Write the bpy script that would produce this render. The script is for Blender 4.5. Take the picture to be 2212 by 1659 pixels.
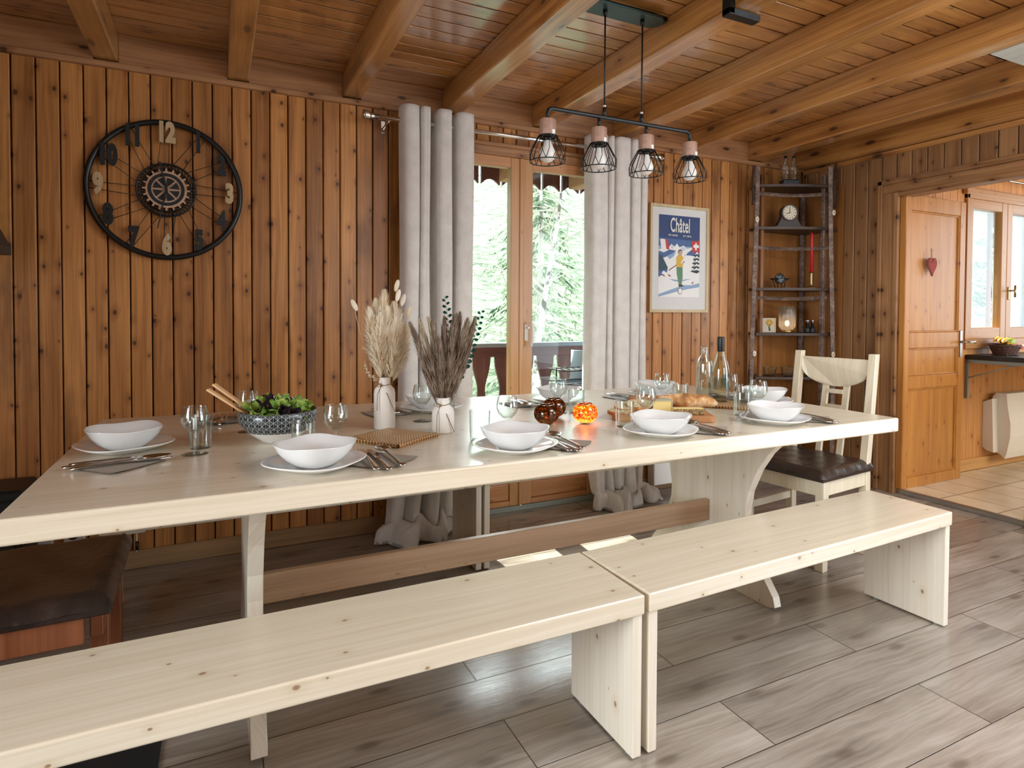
import bpy, math, random
from mathutils import Vector, Matrix, Euler
R = random.Random(7)
PI = math.pi
for o in list(bpy.data.objects): bpy.data.objects.remove(o)
COL = bpy.context.scene.collection
SC = bpy.context.scene

# ------------------------------------------------------------------ camera
yaw, pitch, roll = .4505, -.0231, .0046
fwd = Vector((math.sin(yaw)*math.cos(pitch), math.cos(yaw)*math.cos(pitch), math.sin(pitch)))
rt = Vector((math.cos(yaw), -math.sin(yaw), 0)); up = rt.cross(fwd)
r2 = rt*math.cos(roll)+up*math.sin(roll); u2 = -rt*math.sin(roll)+up*math.cos(roll)
cd = bpy.data.cameras.new('camera'); cam = bpy.data.objects.new('camera', cd); COL.objects.link(cam)
cam.matrix_world = Matrix(((r2.x, u2.x, -fwd.x, 0), (r2.y, u2.y, -fwd.y, 0), (r2.z, u2.z, -fwd.z, 1.18), (0, 0, 0, 1)))
cd.sensor_width = 36; cd.lens = 36*1314.12/2212; cd.shift_y = -122.4/2212; cd.clip_start = .02; cd.clip_end = 300
SC.camera = cam

# ------------------------------------------------------------------ world, sun, daylight and added fill lamps, exposure
SC.view_settings.view_transform = 'Standard'; SC.view_settings.look = 'None'
SC.view_settings.gamma = 1; SC.view_settings.use_curve_mapping = False
SC.view_settings.exposure = 0.14
w = bpy.data.worlds.new('sky'); SC.world = w; w.use_nodes = True
w.node_tree.nodes['Background'].inputs[0].default_value = (.80, .92, 1, 1)
w.node_tree.nodes['Background'].inputs[1].default_value = 3.6

def lamp(name, kind, loc, power, color, size=None, size_y=None, direction=None, **kw):
    d = bpy.data.lights.new(name, kind); d.energy = power; d.color = color
    o = bpy.data.objects.new(name, d); COL.objects.link(o); o.location = loc
    if kind == 'AREA':
        d.shape = 'RECTANGLE'; d.size = size; d.size_y = size_y or size
    if direction is not None:
        o.rotation_euler = Vector(direction).to_track_quat('-Z', 'Y').to_euler()
    for k, v in kw.items(): setattr(d, k, v)
    return o
lamp('sun', 'SUN', (0, 12, 9), 18.0, (1, .96, .88), direction=(-.05, -.76, -.645), angle=.012)
lamp('added_soft_sun', 'SUN', (0, 12, 9), 5.0, (.93, .97, 1), direction=(-.10, -.83, -.50), angle=.8)  # extra wide sun added to brighten floor and table by the glass door
# daylight from the unseen room's side openings, plus added area fills
lamp('rear_fill', 'AREA', (2.3, -2.45, 1.55), 8, (1, .84, .72), 1.6, 1.3, direction=(.1, 1, -.18))  # warm fill added behind the camera, no known window there
lamp('left_window_daylight', 'AREA', (-2.5, .35, 1.25), 25, (.90, .95, 1), 1.3, 1.3, direction=(1, .12, -.25), spread=1.3)
lamp('terrace_door_daylight', 'AREA', (3.95, -.55, 1.3), 46, (.80, .89, 1), 1.9, 2.0, direction=(-1, .1, 0))
lamp('overhead_fill', 'AREA', (2.3, .12, 2.50), 40, (.97, .97, 1), 1.3, 1.1, direction=(.0, .30, -1))  # added overhead fill to brighten the table and bench tops
lamp('kitchen_fill', 'AREA', (5.75, .42, 1.5), 19, (1, .90, .76), 1.5, 1.1, direction=(-.25, 1, -.25))  # added warm fill standing in for light bounced in the kitchen
lamp('left_room_lamp', 'AREA', (-1.7, -1.2, 1.9), 6, (1, .58, .36), .8, .8, direction=(.6, .8, -.35))

# ------------------------------------------------------------------ material helpers
class NT:
    def __init__(s, name):
        s.m = bpy.data.materials.new(name); s.m.use_nodes = True
        s.t = s.m.node_tree; s.n = s.t.nodes; s.b = s.n['Principled BSDF']
        s.out = s.n['Material Output']
    def new(s, typ, **kw):
        n = s.n.new(typ)
        for k, v in kw.items(): setattr(n, k, v)
        return n
    def put(s, sock, v):
        if isinstance(v, bpy.types.NodeSocket): s.t.links.new(v, sock)
        elif v is not None:
            try: sock.default_value = v
            except Exception: sock.default_value = (*v, 1) if len(v) == 3 else v
    def math(s, op, a, b=None, c=None):
        n = s.new('ShaderNodeMath', operation=op); s.put(n.inputs[0], a)
        if b is not None: s.put(n.inputs[1], b)
        if c is not None: s.put(n.inputs[2], c)
        return n.outputs[0]
    def coords(s):
        if not hasattr(s, '_c'):
            tc = s.new('ShaderNodeTexCoord'); sp = s.new('ShaderNodeSeparateXYZ')
            s.t.links.new(tc.outputs['Object'], sp.inputs[0]); s._c = sp.outputs; s.obj = tc.outputs['Object']
        return s._c
    def vec(s, x, y, z=0.0):
        n = s.new('ShaderNodeCombineXYZ')
        for i, v in enumerate((x, y, z)): s.put(n.inputs[i], v)
        return n.outputs[0]
    def noise(s, v, scale=1, detail=3, rough=.55, dist=0):
        n = s.new('ShaderNodeTexNoise'); s.put(n.inputs['Vector'], v); n.inputs['Scale'].default_value = scale
        n.inputs['Detail'].default_value = detail; n.inputs['Roughness'].default_value = rough
        n.inputs['Distortion'].default_value = dist
        return n.outputs['Fac']
    def white(s, v):
        n = s.new('ShaderNodeTexWhiteNoise', noise_dimensions='1D'); s.put(n.inputs['W'], v); return n.outputs['Value']
    def ramp(s, f, pts):
        n = s.new('ShaderNodeValToRGB'); s.put(n.inputs[0], f); e = n.color_ramp.elements
        while len(e) < len(pts): e.new(.5)
        for i, (p, c) in enumerate(pts): e[i].position = p; e[i].color = (*c, 1) if len(c) == 3 else c
        return n.outputs[0]
    def mix(s, f, a, b, mode='MIX'):
        n = s.new('ShaderNodeMix', data_type='RGBA', blend_type=mode)
        s.put(n.inputs[0], f); s.put(n.inputs[6], a if not isinstance(a, tuple) else (*a[:3], 1)); s.put(n.inputs[7], b if not isinstance(b, tuple) else (*b[:3], 1))
        return n.outputs[2]
    def step(s, v, lo, hi):
        n = s.new('ShaderNodeMapRange', interpolation_type='SMOOTHSTEP'); s.put(n.inputs[0], v)
        n.inputs[1].default_value = lo; n.inputs[2].default_value = hi; return n.outputs[0]
    def bump(s, h, dist=.001, strength=1):
        n = s.new('ShaderNodeBump'); n.inputs['Strength'].default_value = strength; n.inputs['Distance'].default_value = dist
        s.put(n.inputs['Height'], h); s.put(s.b.inputs['Normal'], n.outputs[0])
    def set(s, **kw):
        for k, v in kw.items(): s.put(s.b.inputs[k.replace('_', ' ')], v)
        return s.m

def lin(h):
    h = h.lstrip('#'); c = [int(h[i:i+2], 16)/255 for i in (0, 2, 4)]
    return tuple(x/12.92 if x <= .04045 else ((x+.055)/1.055)**2.4 for x in c)

def plain(name, color, rough=.5, metal=0, **kw):
    t = NT(name); c = t.coords(); n = t.noise(t.obj, 35, 3)
    col = t.mix(t.math('MULTIPLY', n, .22), color, tuple(x*.72 for x in color))
    t.set(Base_Color=col, Roughness=rough, Metallic=metal)
    for k, v in kw.items(): t.put(t.b.inputs[k.replace('_', ' ')], v)
    return t.m

def wood(name, axis, light, dark, knot, pitch=None, off=0, rough=.4, knots=1.0, vary=.35, coat=0, spec=.5, kscale=(11, 6.5), grain=1.0, stain=.0, bump=.0006):
    t = NT(name); c = t.coords(); i = 'XYZ'.index(axis); others = [k for k in range(3) if k != i]
    al = c[i]; ac = t.math('ADD', c[others[0]], c[others[1]])
    if pitch:
        idx = t.math('FLOOR', t.math('DIVIDE', t.math('SUBTRACT', ac, off), pitch)); rn = t.white(idx)
    else: rn = t.white(t.math('FLOOR', t.math('MULTIPLY', 0.0, ac)))
    al2 = t.math('ADD', al, t.math('MULTIPLY', rn, 37.0))
    wob = t.noise(t.vec(t.math('MULTIPLY', ac, 3), t.math('MULTIPLY', al2, 1.6)), 1, 2)
    acw = t.math('ADD', ac, t.math('MULTIPLY', t.math('SUBTRACT', wob, .5), .035))
    vk = t.new('ShaderNodeTexVoronoi', voronoi_dimensions='2D'); vk.inputs['Scale'].default_value = 1
    t.put(vk.inputs['Vector'], t.vec(t.math('MULTIPLY', ac, kscale[0]), t.math('MULTIPLY', al2, kscale[1])))
    sel = t.new('ShaderNodeSeparateColor'); t.put(sel.inputs[0], vk.outputs['Color'])
    size = t.math('MULTIPLY', t.math('ADD', .25, sel.outputs[1]), .12*knots)
    kd = t.math('DIVIDE', vk.outputs['Distance'], size)
    km = t.math('SUBTRACT', 1.0, t.step(kd, .35, 1.0)); halo = t.math('SUBTRACT', 1.0, t.step(kd, .6, 3.6))
    on = t.math('GREATER_THAN', sel.outputs[0], .42)
    km = t.math('MULTIPLY', km, on); halo = t.math('MULTIPLY', halo, on)
    g1 = t.noise(t.vec(t.math('MULTIPLY', acw, 95*grain), t.math('MULTIPLY', al2, 1.8)), 1, 4, .6)
    g2 = t.noise(t.vec(t.math('MULTIPLY', acw, 24*grain), t.math('MULTIPLY', al2, .9)), 1, 3, .6)
    g = t.math('ADD', t.math('MULTIPLY', g1, .5), t.math('MULTIPLY', g2, .5))
    g = t.math('SUBTRACT', g, t.math('MULTIPLY', halo, .12))
    base = t.ramp(g, [(.34, dark), (.62, light)])
    if vary:
        v = t.math('ADD', 1-vary*.5, t.math('MULTIPLY', rn, vary))
        base = t.mix(1.0, base, t.vec(v, t.math('POWER', v, 1.15), t.math('POWER', v, 1.3)), 'MULTIPLY')
    if stain:
        st = t.noise(t.vec(t.math('MULTIPLY', ac, 3.5), t.math('MULTIPLY', al2, 1.3), rn), 1, 4, .6)
        base = t.mix(t.math('MULTIPLY', t.step(st, .52, .72), stain), base, tuple(x*.35 for x in dark))
    col = t.mix(t.math('MULTIPLY', km, .9), base, knot)
    t.set(Base_Color=col, Roughness=t.math('ADD', rough-.06, t.math('MULTIPLY', g1, .14)), Coat_Weight=coat, Coat_Roughness=.22, Specular_IOR_Level=spec)
    t.bump(t.math('SUBTRACT', g1, t.math('MULTIPLY', km, .3)), bump)
    return t.m

PL, PD, PK = lin('#c4884a'), lin('#8e5827'), lin('#351a0a')
M = {}
M['wallA'] = wood('pine_boards_window_wall', 'Z', PL, PD, PK, .0849, 3.25+.067, .42, stain=.6, coat=.15, vary=.5, kscale=(12, 8))
M['wallB'] = wood('pine_boards_side_wall', 'Z', lin('#a87e53'), lin('#7f5836'), PK, .0965, 4.03+.02, .42, stain=.45, coat=.1)
M['ceil'] = wood('varnished_ceiling_boards', 'X', lin('#d0954c'), lin('#965e2c'), PK, .0935, 2.675+2.42, .28, stain=.25, coat=1, spec=1, kscale=(11, 4.5), grain=.55, bump=.00012, vary=.28, knots=1.1); M['ceil'].node_tree.nodes['Principled BSDF'].inputs['Coat IOR'].default_value = 2.4; M['ceil'].node_tree.nodes['Principled BSDF'].inputs['Coat Roughness'].default_value = .15
M['beam'] = wood('varnished_beam_timber', 'Y', lin('#cb9350'), lin('#925c2b'), lin('#2a170c'), None, 0, .32, stain=.6, coat=1, kscale=(7, 2.6), grain=1.1, bump=.0003); M['beam'].node_tree.nodes['Principled BSDF'].inputs['Coat IOR'].default_value = 1.9
M['beamx'] = wood('header_timber', 'X', lin('#b5855a'), lin('#835633'), lin('#2a170c'), None, 0, .4, stain=.5, coat=.2, kscale=(6, 2.2), grain=.6)
M['trimx'] = wood('moulding_timber', 'X', lin('#b3845a'), lin('#855734'), PK, None, 0, .45, stain=.3)
M['casing'] = wood('door_casing_timber', 'Z', lin('#ad8256'), lin('#7d5633'), PK, None, 0, .45, stain=.3)
M['casingx'] = wood('door_casing_head_timber', 'Y', lin('#ad8256'), lin('#7d5633'), PK, None, 0, .45, stain=.3)
M['skirt'] = wood('oak_skirting', 'X', lin('#a58259'), lin('#7d5f3e'), PK, None, 0, .5, knots=.3)
M['skirty'] = wood('oak_skirting_side', 'Y', lin('#a58259'), lin('#7d5f3e'), PK, None, 0, .5, knots=.3)
M['oakz'] = wood('light_oak_joinery', 'Z', lin('#c08d55'), lin('#a8743f'), lin('#8a5a30'), None, 0, .38, knots=.3, coat=.3)
M['oakx'] = wood('light_oak_joinery_rail', 'X', lin('#c08d55'), lin('#a8743f'), lin('#8a5a30'), None, 0, .38, knots=.3, coat=.3)
M['dpanel'] = wood('orange_pine_panel', 'X', lin('#cb9566'), lin('#ad7547'), lin('#6a3c20'), None, 0, .4, knots=.5)
SP = dict(rough=.36, vary=0, coat=.9)
M['spx'] = wood('whitewashed_spruce_lengthwise', 'X', lin('#dfd4bf'), lin('#cfc1a6'), lin('#8e6c4b'), None, 0, kscale=(9, 6), knots=.5, **SP)
M['spz'] = wood('whitewashed_spruce_upright', 'Z', lin('#e6dece'), lin('#d6cab3'), lin('#8e6c4b'), None, 0, kscale=(9, 6), knots=.5, **SP)
M['stretch'] = wood('beech_stretcher', 'X', lin('#b8997a'), lin('#a08062'), lin('#7a5636'), None, 0, .4, knots=.3, vary=0)
M['birchz'] = wood('pale_birch_chair_wood', 'Z', lin('#e4dac2'), lin('#d4c7aa'), lin('#a08860'), None, 0, .36, knots=.2, vary=0, coat=.3)
M['redwood'] = wood('reddish_chair_wood', 'Z', lin('#8f5636'), lin('#744024'), lin('#4a2412'), None, 0, .35, knots=.2, vary=0, coat=.3)
M['door'] = wood('orange_pine_door', 'Z', lin('#c88c3e'), lin('#a86a2a'), lin('#6b3917'), None, 0, .36, knots=.6, coat=.3, grain=.7)
M['kwall'] = wood('kitchen_pine_boards', 'Z', lin('#d99a58'), lin('#c07f40'), lin('#7a4826'), .088, 0, .45, vary=.15)
M['shelf'] = wood('weathered_dark_shelf_wood', 'Z', lin('#8f5f36'), lin('#5e3a1e'), lin('#22120a'), None, 0, .3, vary=0, coat=.5, stain=.3)
M['shelfx'] = wood('dark_shelf_board_wood', 'X', lin('#4f3b2e'), lin('#2c211a'), lin('#15100c'), None, 0, .4, vary=0, stain=.4)
M['ply'] = wood('brown_plywood_back', 'Z', lin('#a9733c'), lin('#875626'), lin('#6a3f1c'), None, 0, .3, knots=.1, vary=0, coat=.5, grain=.35)
def worn():
    t = NT('worn_painted_shelf_rail'); t.coords(); n = t.noise(t.obj, 60, 5, .7); n2 = t.noise(t.obj, 14, 3)
    t.set(Base_Color=t.ramp(t.math('ADD', t.math('MULTIPLY', n, .6), t.math('MULTIPLY', n2, .4)), [(.36, lin('#4e4039')), (.5, lin('#76645a')), (.62, lin('#a09186'))]), Roughness=.5)
    t.bump(n, .0004); return t.m
M['worn'] = worn()
M['brd'] = wood('acacia_board_wood', 'X', lin('#c08a5a'), lin('#9c6539'), lin('#5a3216'), None, 0, .42, knots=.3, vary=0)
M['utensil'] = wood('beech_utensil_wood', 'Z', lin('#e0b988'), lin('#cfa26e'), lin('#a0733f'), None, 0, .5, knots=.1, vary=0)
M['lampwood'] = wood('pinkish_lamp_wood', 'Z', lin('#b69482'), lin('#8f6b5a'), lin('#6a4a3c'), None, 0, .5, knots=.2, vary=0, grain=2)
M['groove'] = plain('dark_groove_backing', (.010, .006, .003), 1.0, Specular_IOR_Level=0.0)
M['balc'] = wood('brown_stained_balcony_wood', 'X', lin('#6e4038'), lin('#4c2a24'), lin('#2a1510'), None, 0, .5, knots=.3)
M['balcz'] = wood('brown_stained_baluster_wood', 'Z', lin('#6e4038'), lin('#4c2a24'), lin('#2a1510'), None, 0, .5, knots=.3)
M['soffit'] = wood('pale_eave_boards', 'X', lin('#d8c9a4'), lin('#bda981'), lin('#8a7048'), .12, 0, .6, knots=.4)
M['rafter'] = wood('brown_rafter_timber', 'Y', lin('#b98562'), lin('#98643f'), lin('#6a3c22'), None, 0, .6, knots=.4)

def floor_mat():
    t = NT('grey_oak_laminate'); x, y, z = t.coords()
    P = .207; row = t.math('FLOOR', t.math('DIVIDE', t.math('SUBTRACT', y, .954), P))
    par = t.math('MULTIPLY', t.math('MODULO', t.math('ADD', row, 100.0), 2.0), .63)
    u = t.math('DIVIDE', t.math('SUBTRACT', t.math('SUBTRACT', x, .74), par), 1.27); ui = t.math('FLOOR', u)
    rid = t.white(t.math('ADD', t.math('MULTIPLY', row, 17.3), t.math('MULTIPLY', ui, 5.1)))
    xx = t.math('ADD', x, t.math('MULTIPLY', rid, 31.0))
    fy = t.math('FRACT', t.math('DIVIDE', t.math('SUBTRACT', y, .954), P)); fx = t.math('FRACT', u)
    ey = t.math('MINIMUM', fy, t.math('SUBTRACT', 1.0, fy)); ex = t.math('MULTIPLY', t.math('MINIMUM', fx, t.math('SUBTRACT', 1.0, fx)), 6.1)
    e = t.step(t.math('MINIMUM', ex, ey), .004, .011)
    wb = t.noise(t.vec(t.math('MULTIPLY', xx, 2.2), t.math('MULTIPLY', y, 6)), 1, 3)
    yw = t.math('ADD', y, t.math('MULTIPLY', wb, .07))
    g1 = t.noise(t.vec(t.math('MULTIPLY', xx, 2.4), t.math('MULTIPLY', yw, 70)), 1, 5, .65)
    g2 = t.noise(t.vec(t.math('MULTIPLY', xx, 1.4), t.math('MULTIPLY', yw, 9)), 1, 4, .6)
    v = t.new('ShaderNodeTexVoronoi', voronoi_dimensions='2D'); v.inputs['Scale'].default_value = 1
    t.put(v.inputs['Vector'], t.vec(t.math('MULTIPLY', xx, 2.3), t.math('MULTIPLY', y, 6)))
    k = t.math('SUBTRACT', 1.0, t.step(v.outputs['Distance'], .03, .13)); k2 = t.math('SUBTRACT', 1.0, t.step(v.outputs['Distance'], .1, .45))
    g = t.math('SUBTRACT', t.math('ADD', t.math('MULTIPLY', g1, .45), t.math('MULTIPLY', g2, .55)), t.math('MULTIPLY', k2, .07))
    c = t.ramp(g, [(.28, lin('#6a6057')), (.47, lin('#93887c')), (.68, lin('#b1a89e'))])
    val = t.math('ADD', .80, t.math('MULTIPLY', rid, .34))
    c = t.mix(1.0, c, t.vec(val, val, val), 'MULTIPLY')
    c = t.mix(t.math('MULTIPLY', k, .6), c, lin('#54463a')); c = t.mix(e, lin('#33271f'), c)
    t.set(Base_Color=c, Roughness=t.math('ADD', .16, t.math('MULTIPLY', g1, .14)), Specular_IOR_Level=1.0)
    t.bump(t.math('ADD', t.math('MULTIPLY', g1, .5), t.math('MULTIPLY', e, .6)), .0012)
    return t.m
M['floor'] = floor_mat()
def tile_mat():
    t = NT('cream_floor_tiles'); x, y, z = t.coords(); P = .27
    fx = t.math('FRACT', t.math('DIVIDE', t.math('SUBTRACT', x, 3.996), P)); fy = t.math('FRACT', t.math('DIVIDE', t.math('SUBTRACT', y, 1.93), .313))
    ex = t.math('MINIMUM', fx, t.math('SUBTRACT', 1.0, fx)); ey = t.math('MINIMUM', fy, t.math('SUBTRACT', 1.0, fy))
    e = t.step(t.math('MINIMUM', ex, ey), .006, .014); n = t.noise(t.obj, 6, 4)
    t.set(Base_Color=t.mix(e, lin('#6b5a48'), t.ramp(n, [(.3, lin('#d6c3a2')), (.7, lin('#e6d8bb'))])), Roughness=.25)
    t.bump(e, .001); return t.m
M['tile'] = tile_mat()

M['black'] = plain('black_painted_metal', (.012, .014, .014), .35, .3)
M['blackw'] = plain('black_clock_face_paint', (.006, .008, .009), .6)
M['steel'] = plain('polished_steel', (.62, .60, .57), .16, 1)
M['satin'] = plain('satin_nickel', (.55, .54, .51), .3, 1)
M['brass'] = plain('aged_brass', (.45, .34, .17), .35, 1)
M['gold'] = plain('brushed_gold', (.75, .5, .2), .3, 1)
M['white'] = plain('white_enamel', (.78, .77, .72), .4)
M['cream'] = plain('cream_enamel', (.80, .72, .58), .4)
M['china'] = plain('glazed_white_china', (.80, .80, .78), .12, Coat_Weight=.6)
M['vase'] = plain('matt_white_ceramic', (.80, .75, .68), .6)
M['paper'] = plain('white_mount_paper', (.72, .73, .72), .7)
M['napkin'] = plain('taupe_paper_napkin', lin('#a09688'), .85)
M['twine'] = plain('jute_twine', lin('#8f7a5c'), .9)
M['leather'] = (lambda t: (t.coords(), t.set(Base_Color=t.ramp(t.noise(t.obj, 9, 4), [(.3, lin('#1d1512')), (.7, lin('#3a2b23'))]), Roughness=.30, Specular_IOR_Level=.7), t.bump(t.noise(t.obj, 42, 5), .0022), t.m)[-1])(NT('dark_brown_leatherette'))
M['red'] = plain('red_candle_wax', (.62, .012, .03), .35)
M['heart'] = plain('dull_red_felt', (.35, .05, .05), .8)
M['wax'] = plain('white_wax', (.9, .85, .75), .5)
M['slate'] = plain('black_slate', (.012, .016, .018), .45)
M['hood'] = plain('dark_green_grey_metal', (.03, .036, .034), .4, .4)
M['counter'] = plain('black_counter_laminate', (.015, .018, .017), .35)
M['grey'] = plain('grey_painted_steel', (.28, .32, .29), .5)
M['canopy'] = plain('grey_green_canopy_metal', (.05, .10, .095), .35, .5)
M['brown'] = plain('dark_bronze_figure', (.035, .02, .014), .4)
M['dial'] = plain('cream_clock_dial', (.72, .66, .52), .4)
M['clockwood'] = wood('pale_clock_numeral_wood', 'Z', lin('#cbb48e'), lin('#a98d66'), lin('#80613d'), None, 0, .6, knots=.1, vary=0)
M['gearwood'] = wood('pale_gear_wood', 'X', lin('#c9a68a'), lin('#a9846a'), lin('#80613d'), None, 0, .6, knots=.1, vary=0)
M['gingham'] = plain('pink_checked_cloth', (.75, .33, .26), .9)
M['wicker'] = plain('dark_wicker', (.10, .035, .02), .55)
M['banana'] = (lambda t: (t.coords(), t.set(Base_Color=t.ramp(t.noise(t.obj, 30, 4), [(.40, lin('#5c3d1c')), (.52, lin('#e0a92e'))]), Roughness=.45), t.m)[-1])(NT('spotted_banana_skin'))
M['apple'] = plain('green_apple_skin', (.36, .55, .05), .3)
M['crust'] = (lambda t: (t.coords(), t.set(Base_Color=t.ramp(t.noise(t.obj, 26, 5), [(.35, lin('#8a5a30')), (.5, lin('#c08a50')), (.68, lin('#dcc6a0'))]), Roughness=.75), t.bump(t.noise(t.obj, 60, 4), .002), t.m)[-1])(NT('floury_bread_crust'))
M['crumb'] = (lambda t: (t.coords(), t.set(Base_Color=t.ramp(t.noise(t.obj, 160, 3), [(.35, lin('#a08a63')), (.55, lin('#d8c8a0'))]), Roughness=.9), t.bump(t.noise(t.obj, 160, 3), .002), t.m)[-1])(NT('bread_crumb'))
M['cheese'] = plain('pale_yellow_cheese', lin('#e3c983'), .45, Subsurface_Weight=.1)
M['rind'] = (lambda t: (t.coords(), t.set(Base_Color=t.ramp(t.noise(t.obj, 180, 3), [(.4, lin('#5a4428')), (.6, lin('#a88d5c'))]), Roughness=.8), t.m)[-1])(NT('brown_cheese_rind'))
M['mould'] = plain('grey_cheese_bloom', lin('#a9a48c'), .9)

def fleece():
    t = NT('beige_plush_fleece'); t.coords(); n = t.noise(t.obj, 260, 3, .7); n2 = t.noise(t.obj, 14, 4)
    t.set(Base_Color=t.ramp(t.math('ADD', t.math('MULTIPLY', n, .5), t.math('MULTIPLY', n2, .5)), [(.30, lin('#cfc9c2')), (.66, lin('#eae6e0'))]), Roughness=.95, Sheen_Weight=.6, Sheen_Roughness=.5)
    t.bump(n, .003); return t.m
M['fleece'] = fleece()
def glass(name, color=(1, 1, 1), rough=.02, refl=1.0):
    t = NT(name); t.n.remove(t.b)
    n = t.noise(t.new('ShaderNodeTexCoord').outputs['Object'], 40, 2)
    a = t.new('ShaderNodeBsdfTransparent'); a.inputs['Color'].default_value = (*color, 1); b = t.new('ShaderNodeBsdfGlossy'); t.put(b.inputs['Roughness'], t.math('ADD', rough, t.math('MULTIPLY', n, .02)))
    lw = t.new('ShaderNodeLayerWeight'); lw.inputs[0].default_value = .5
    f = t.math('ADD', .05, t.math('MULTIPLY', t.math('POWER', lw.outputs['Facing'], 2.4), .85))
    m = t.new('ShaderNodeMixShader'); t.put(m.inputs[0], t.math('MULTIPLY', f, refl)); t.t.links.new(a.outputs[0], m.inputs[1]); t.t.links.new(b.outputs[0], m.inputs[2])
    t.t.links.new(m.outputs[0], t.out.inputs[0]); return t.m
M['glass'] = glass('clear_drinking_glass', (.97, 1, .99))
M['glassb'] = glass('clear_bottle_glass', (.95, .98, .96))
M['wine'] = glass('pale_white_wine', (.97, .98, .90), refl=.4)
M['water'] = glass('still_water', (.94, .98, .98), refl=.5)
def pane():
    t = NT('window_pane_glass'); t.n.remove(t.b)
    a = t.new('ShaderNodeBsdfTransparent'); b = t.new('ShaderNodeBsdfGlossy'); b.inputs['Roughness'].default_value = .02
    n = t.noise(t.new('ShaderNodeTexCoord').outputs['Object'], 2, 2)
    f = t.new('ShaderNodeFresnel'); f.inputs['IOR'].default_value = 1.45; m = t.new('ShaderNodeMixShader')
    a.inputs['Color'].default_value = (.96, .99, .97, 1)
    t.put(m.inputs[0], t.math('MULTIPLY', f.outputs[0], t.math('ADD', .30, t.math('MULTIPLY', n, .1)))); t.t.links.new(a.outputs[0], m.inputs[1]); t.t.links.new(b.outputs[0], m.inputs[2])
    t.t.links.new(m.outputs[0], t.out.inputs[0]); return t.m
M['pane'] = pane()
def emit(name, color, s):
    t = NT(name); t.n.remove(t.b); e = t.new('ShaderNodeEmission'); e.inputs[0].default_value = (*color, 1); e.inputs[1].default_value = s
    t.t.links.new(e.outputs[0], t.out.inputs[0]); return t.m
M['flame'] = emit('candle_flame', (1, .42, .1), 30)
M['bulbg'] = plain('opal_bulb_glass', (.82, .82, .78), .25, Subsurface_Weight=.2)
M['glow'] = emit('lit_bulb', (1, .72, .40), 22)
def mosaic(name, c1, c2, tr):
    t = NT(name); t.n.remove(t.b); tc = t.new('ShaderNodeTexCoord').outputs['Object']
    v = t.new('ShaderNodeTexVoronoi'); v.inputs['Scale'].default_value = 150; t.put(v.inputs['Vector'], tc)
    v2 = t.new('ShaderNodeTexVoronoi', feature='DISTANCE_TO_EDGE'); v2.inputs['Scale'].default_value = 150; t.put(v2.inputs['Vector'], tc)
    sp = t.new('ShaderNodeSeparateColor'); t.put(sp.inputs[0], v.outputs['Color'])
    col = t.mix(t.step(v2.outputs[0], .03, .12), (.03, .01, .005), t.ramp(sp.outputs[0], [(.3, c1), (.75, c2)]))
    a = t.new('ShaderNodeBsdfTranslucent'); t.put(a.inputs[0], col); b = t.new('ShaderNodeBsdfGlossy'); t.put(b.inputs[0], (.5, .4, .3, 1)); b.inputs[1].default_value = .12
    c = t.new('ShaderNodeBsdfTransparent'); t.put(c.inputs[0], col)
    m1 = t.new('ShaderNodeMixShader'); m1.inputs[0].default_value = tr; t.t.links.new(a.outputs[0], m1.inputs[1]); t.t.links.new(c.outputs[0], m1.inputs[2])
    m = t.new('ShaderNodeMixShader'); m.inputs[0].default_value = .14; t.t.links.new(m1.outputs[0], m.inputs[1]); t.t.links.new(b.outputs[0], m.inputs[2])
    t.t.links.new(m.outputs[0], t.out.inputs[0]); return t.m
M['mosb'] = mosaic('brown_mosaic_glass', lin('#5d4636'), lin('#b98a55'), .5)
M['moso'] = mosaic('orange_mosaic_glass', lin('#ff8a30'), lin('#ffe0a0'), .30)
def smoke_glass():
    t = NT('smoked_ribbed_shade_glass'); t.n.remove(t.b); tc = t.new('ShaderNodeTexCoord').outputs['Object']; n = t.noise(tc, 30, 2)
    a = t.new('ShaderNodeBsdfTransparent'); a.inputs[0].default_value = (.40, .38, .39, 1); b = t.new('ShaderNodeBsdfTranslucent'); b.inputs[0].default_value = (.30, .27, .26, 1)
    g = t.new('ShaderNodeBsdfGlossy'); g.inputs[1].default_value = .15
    m1 = t.new('ShaderNodeMixShader'); t.put(m1.inputs[0], t.math('ADD', .72, t.math('MULTIPLY', n, .1))); t.t.links.new(a.outputs[0], m1.inputs[1]); t.t.links.new(b.outputs[0], m1.inputs[2])
    m = t.new('ShaderNodeMixShader'); m.inputs[0].default_value = .08; t.t.links.new(m1.outputs[0], m.inputs[1]); t.t.links.new(g.outputs[0], m.inputs[2])
    t.t.links.new(m.outputs[0], t.out.inputs[0]); return t.m
M['smoke'] = smoke_glass()
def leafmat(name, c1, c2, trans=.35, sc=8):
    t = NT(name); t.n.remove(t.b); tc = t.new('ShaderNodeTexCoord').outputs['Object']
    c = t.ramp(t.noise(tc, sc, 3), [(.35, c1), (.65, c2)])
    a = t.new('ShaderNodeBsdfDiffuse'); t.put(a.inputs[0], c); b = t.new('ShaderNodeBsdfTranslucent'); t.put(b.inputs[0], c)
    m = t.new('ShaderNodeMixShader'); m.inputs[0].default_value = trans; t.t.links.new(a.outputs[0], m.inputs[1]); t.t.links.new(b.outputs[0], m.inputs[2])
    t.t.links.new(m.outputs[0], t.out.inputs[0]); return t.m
M['lettuce'] = leafmat('green_lettuce_leaf', lin('#5f9030'), lin('#c0dc78'), .35, 30)
M['lettuced'] = leafmat('purple_lettuce_leaf', lin('#1d1418'), lin('#3d2f33'), .2, 30)
M['pampas'] = leafmat('cream_pampas_plume', lin('#f4e6cb'), lin('#fdf8ec'), .5, 20)
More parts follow.
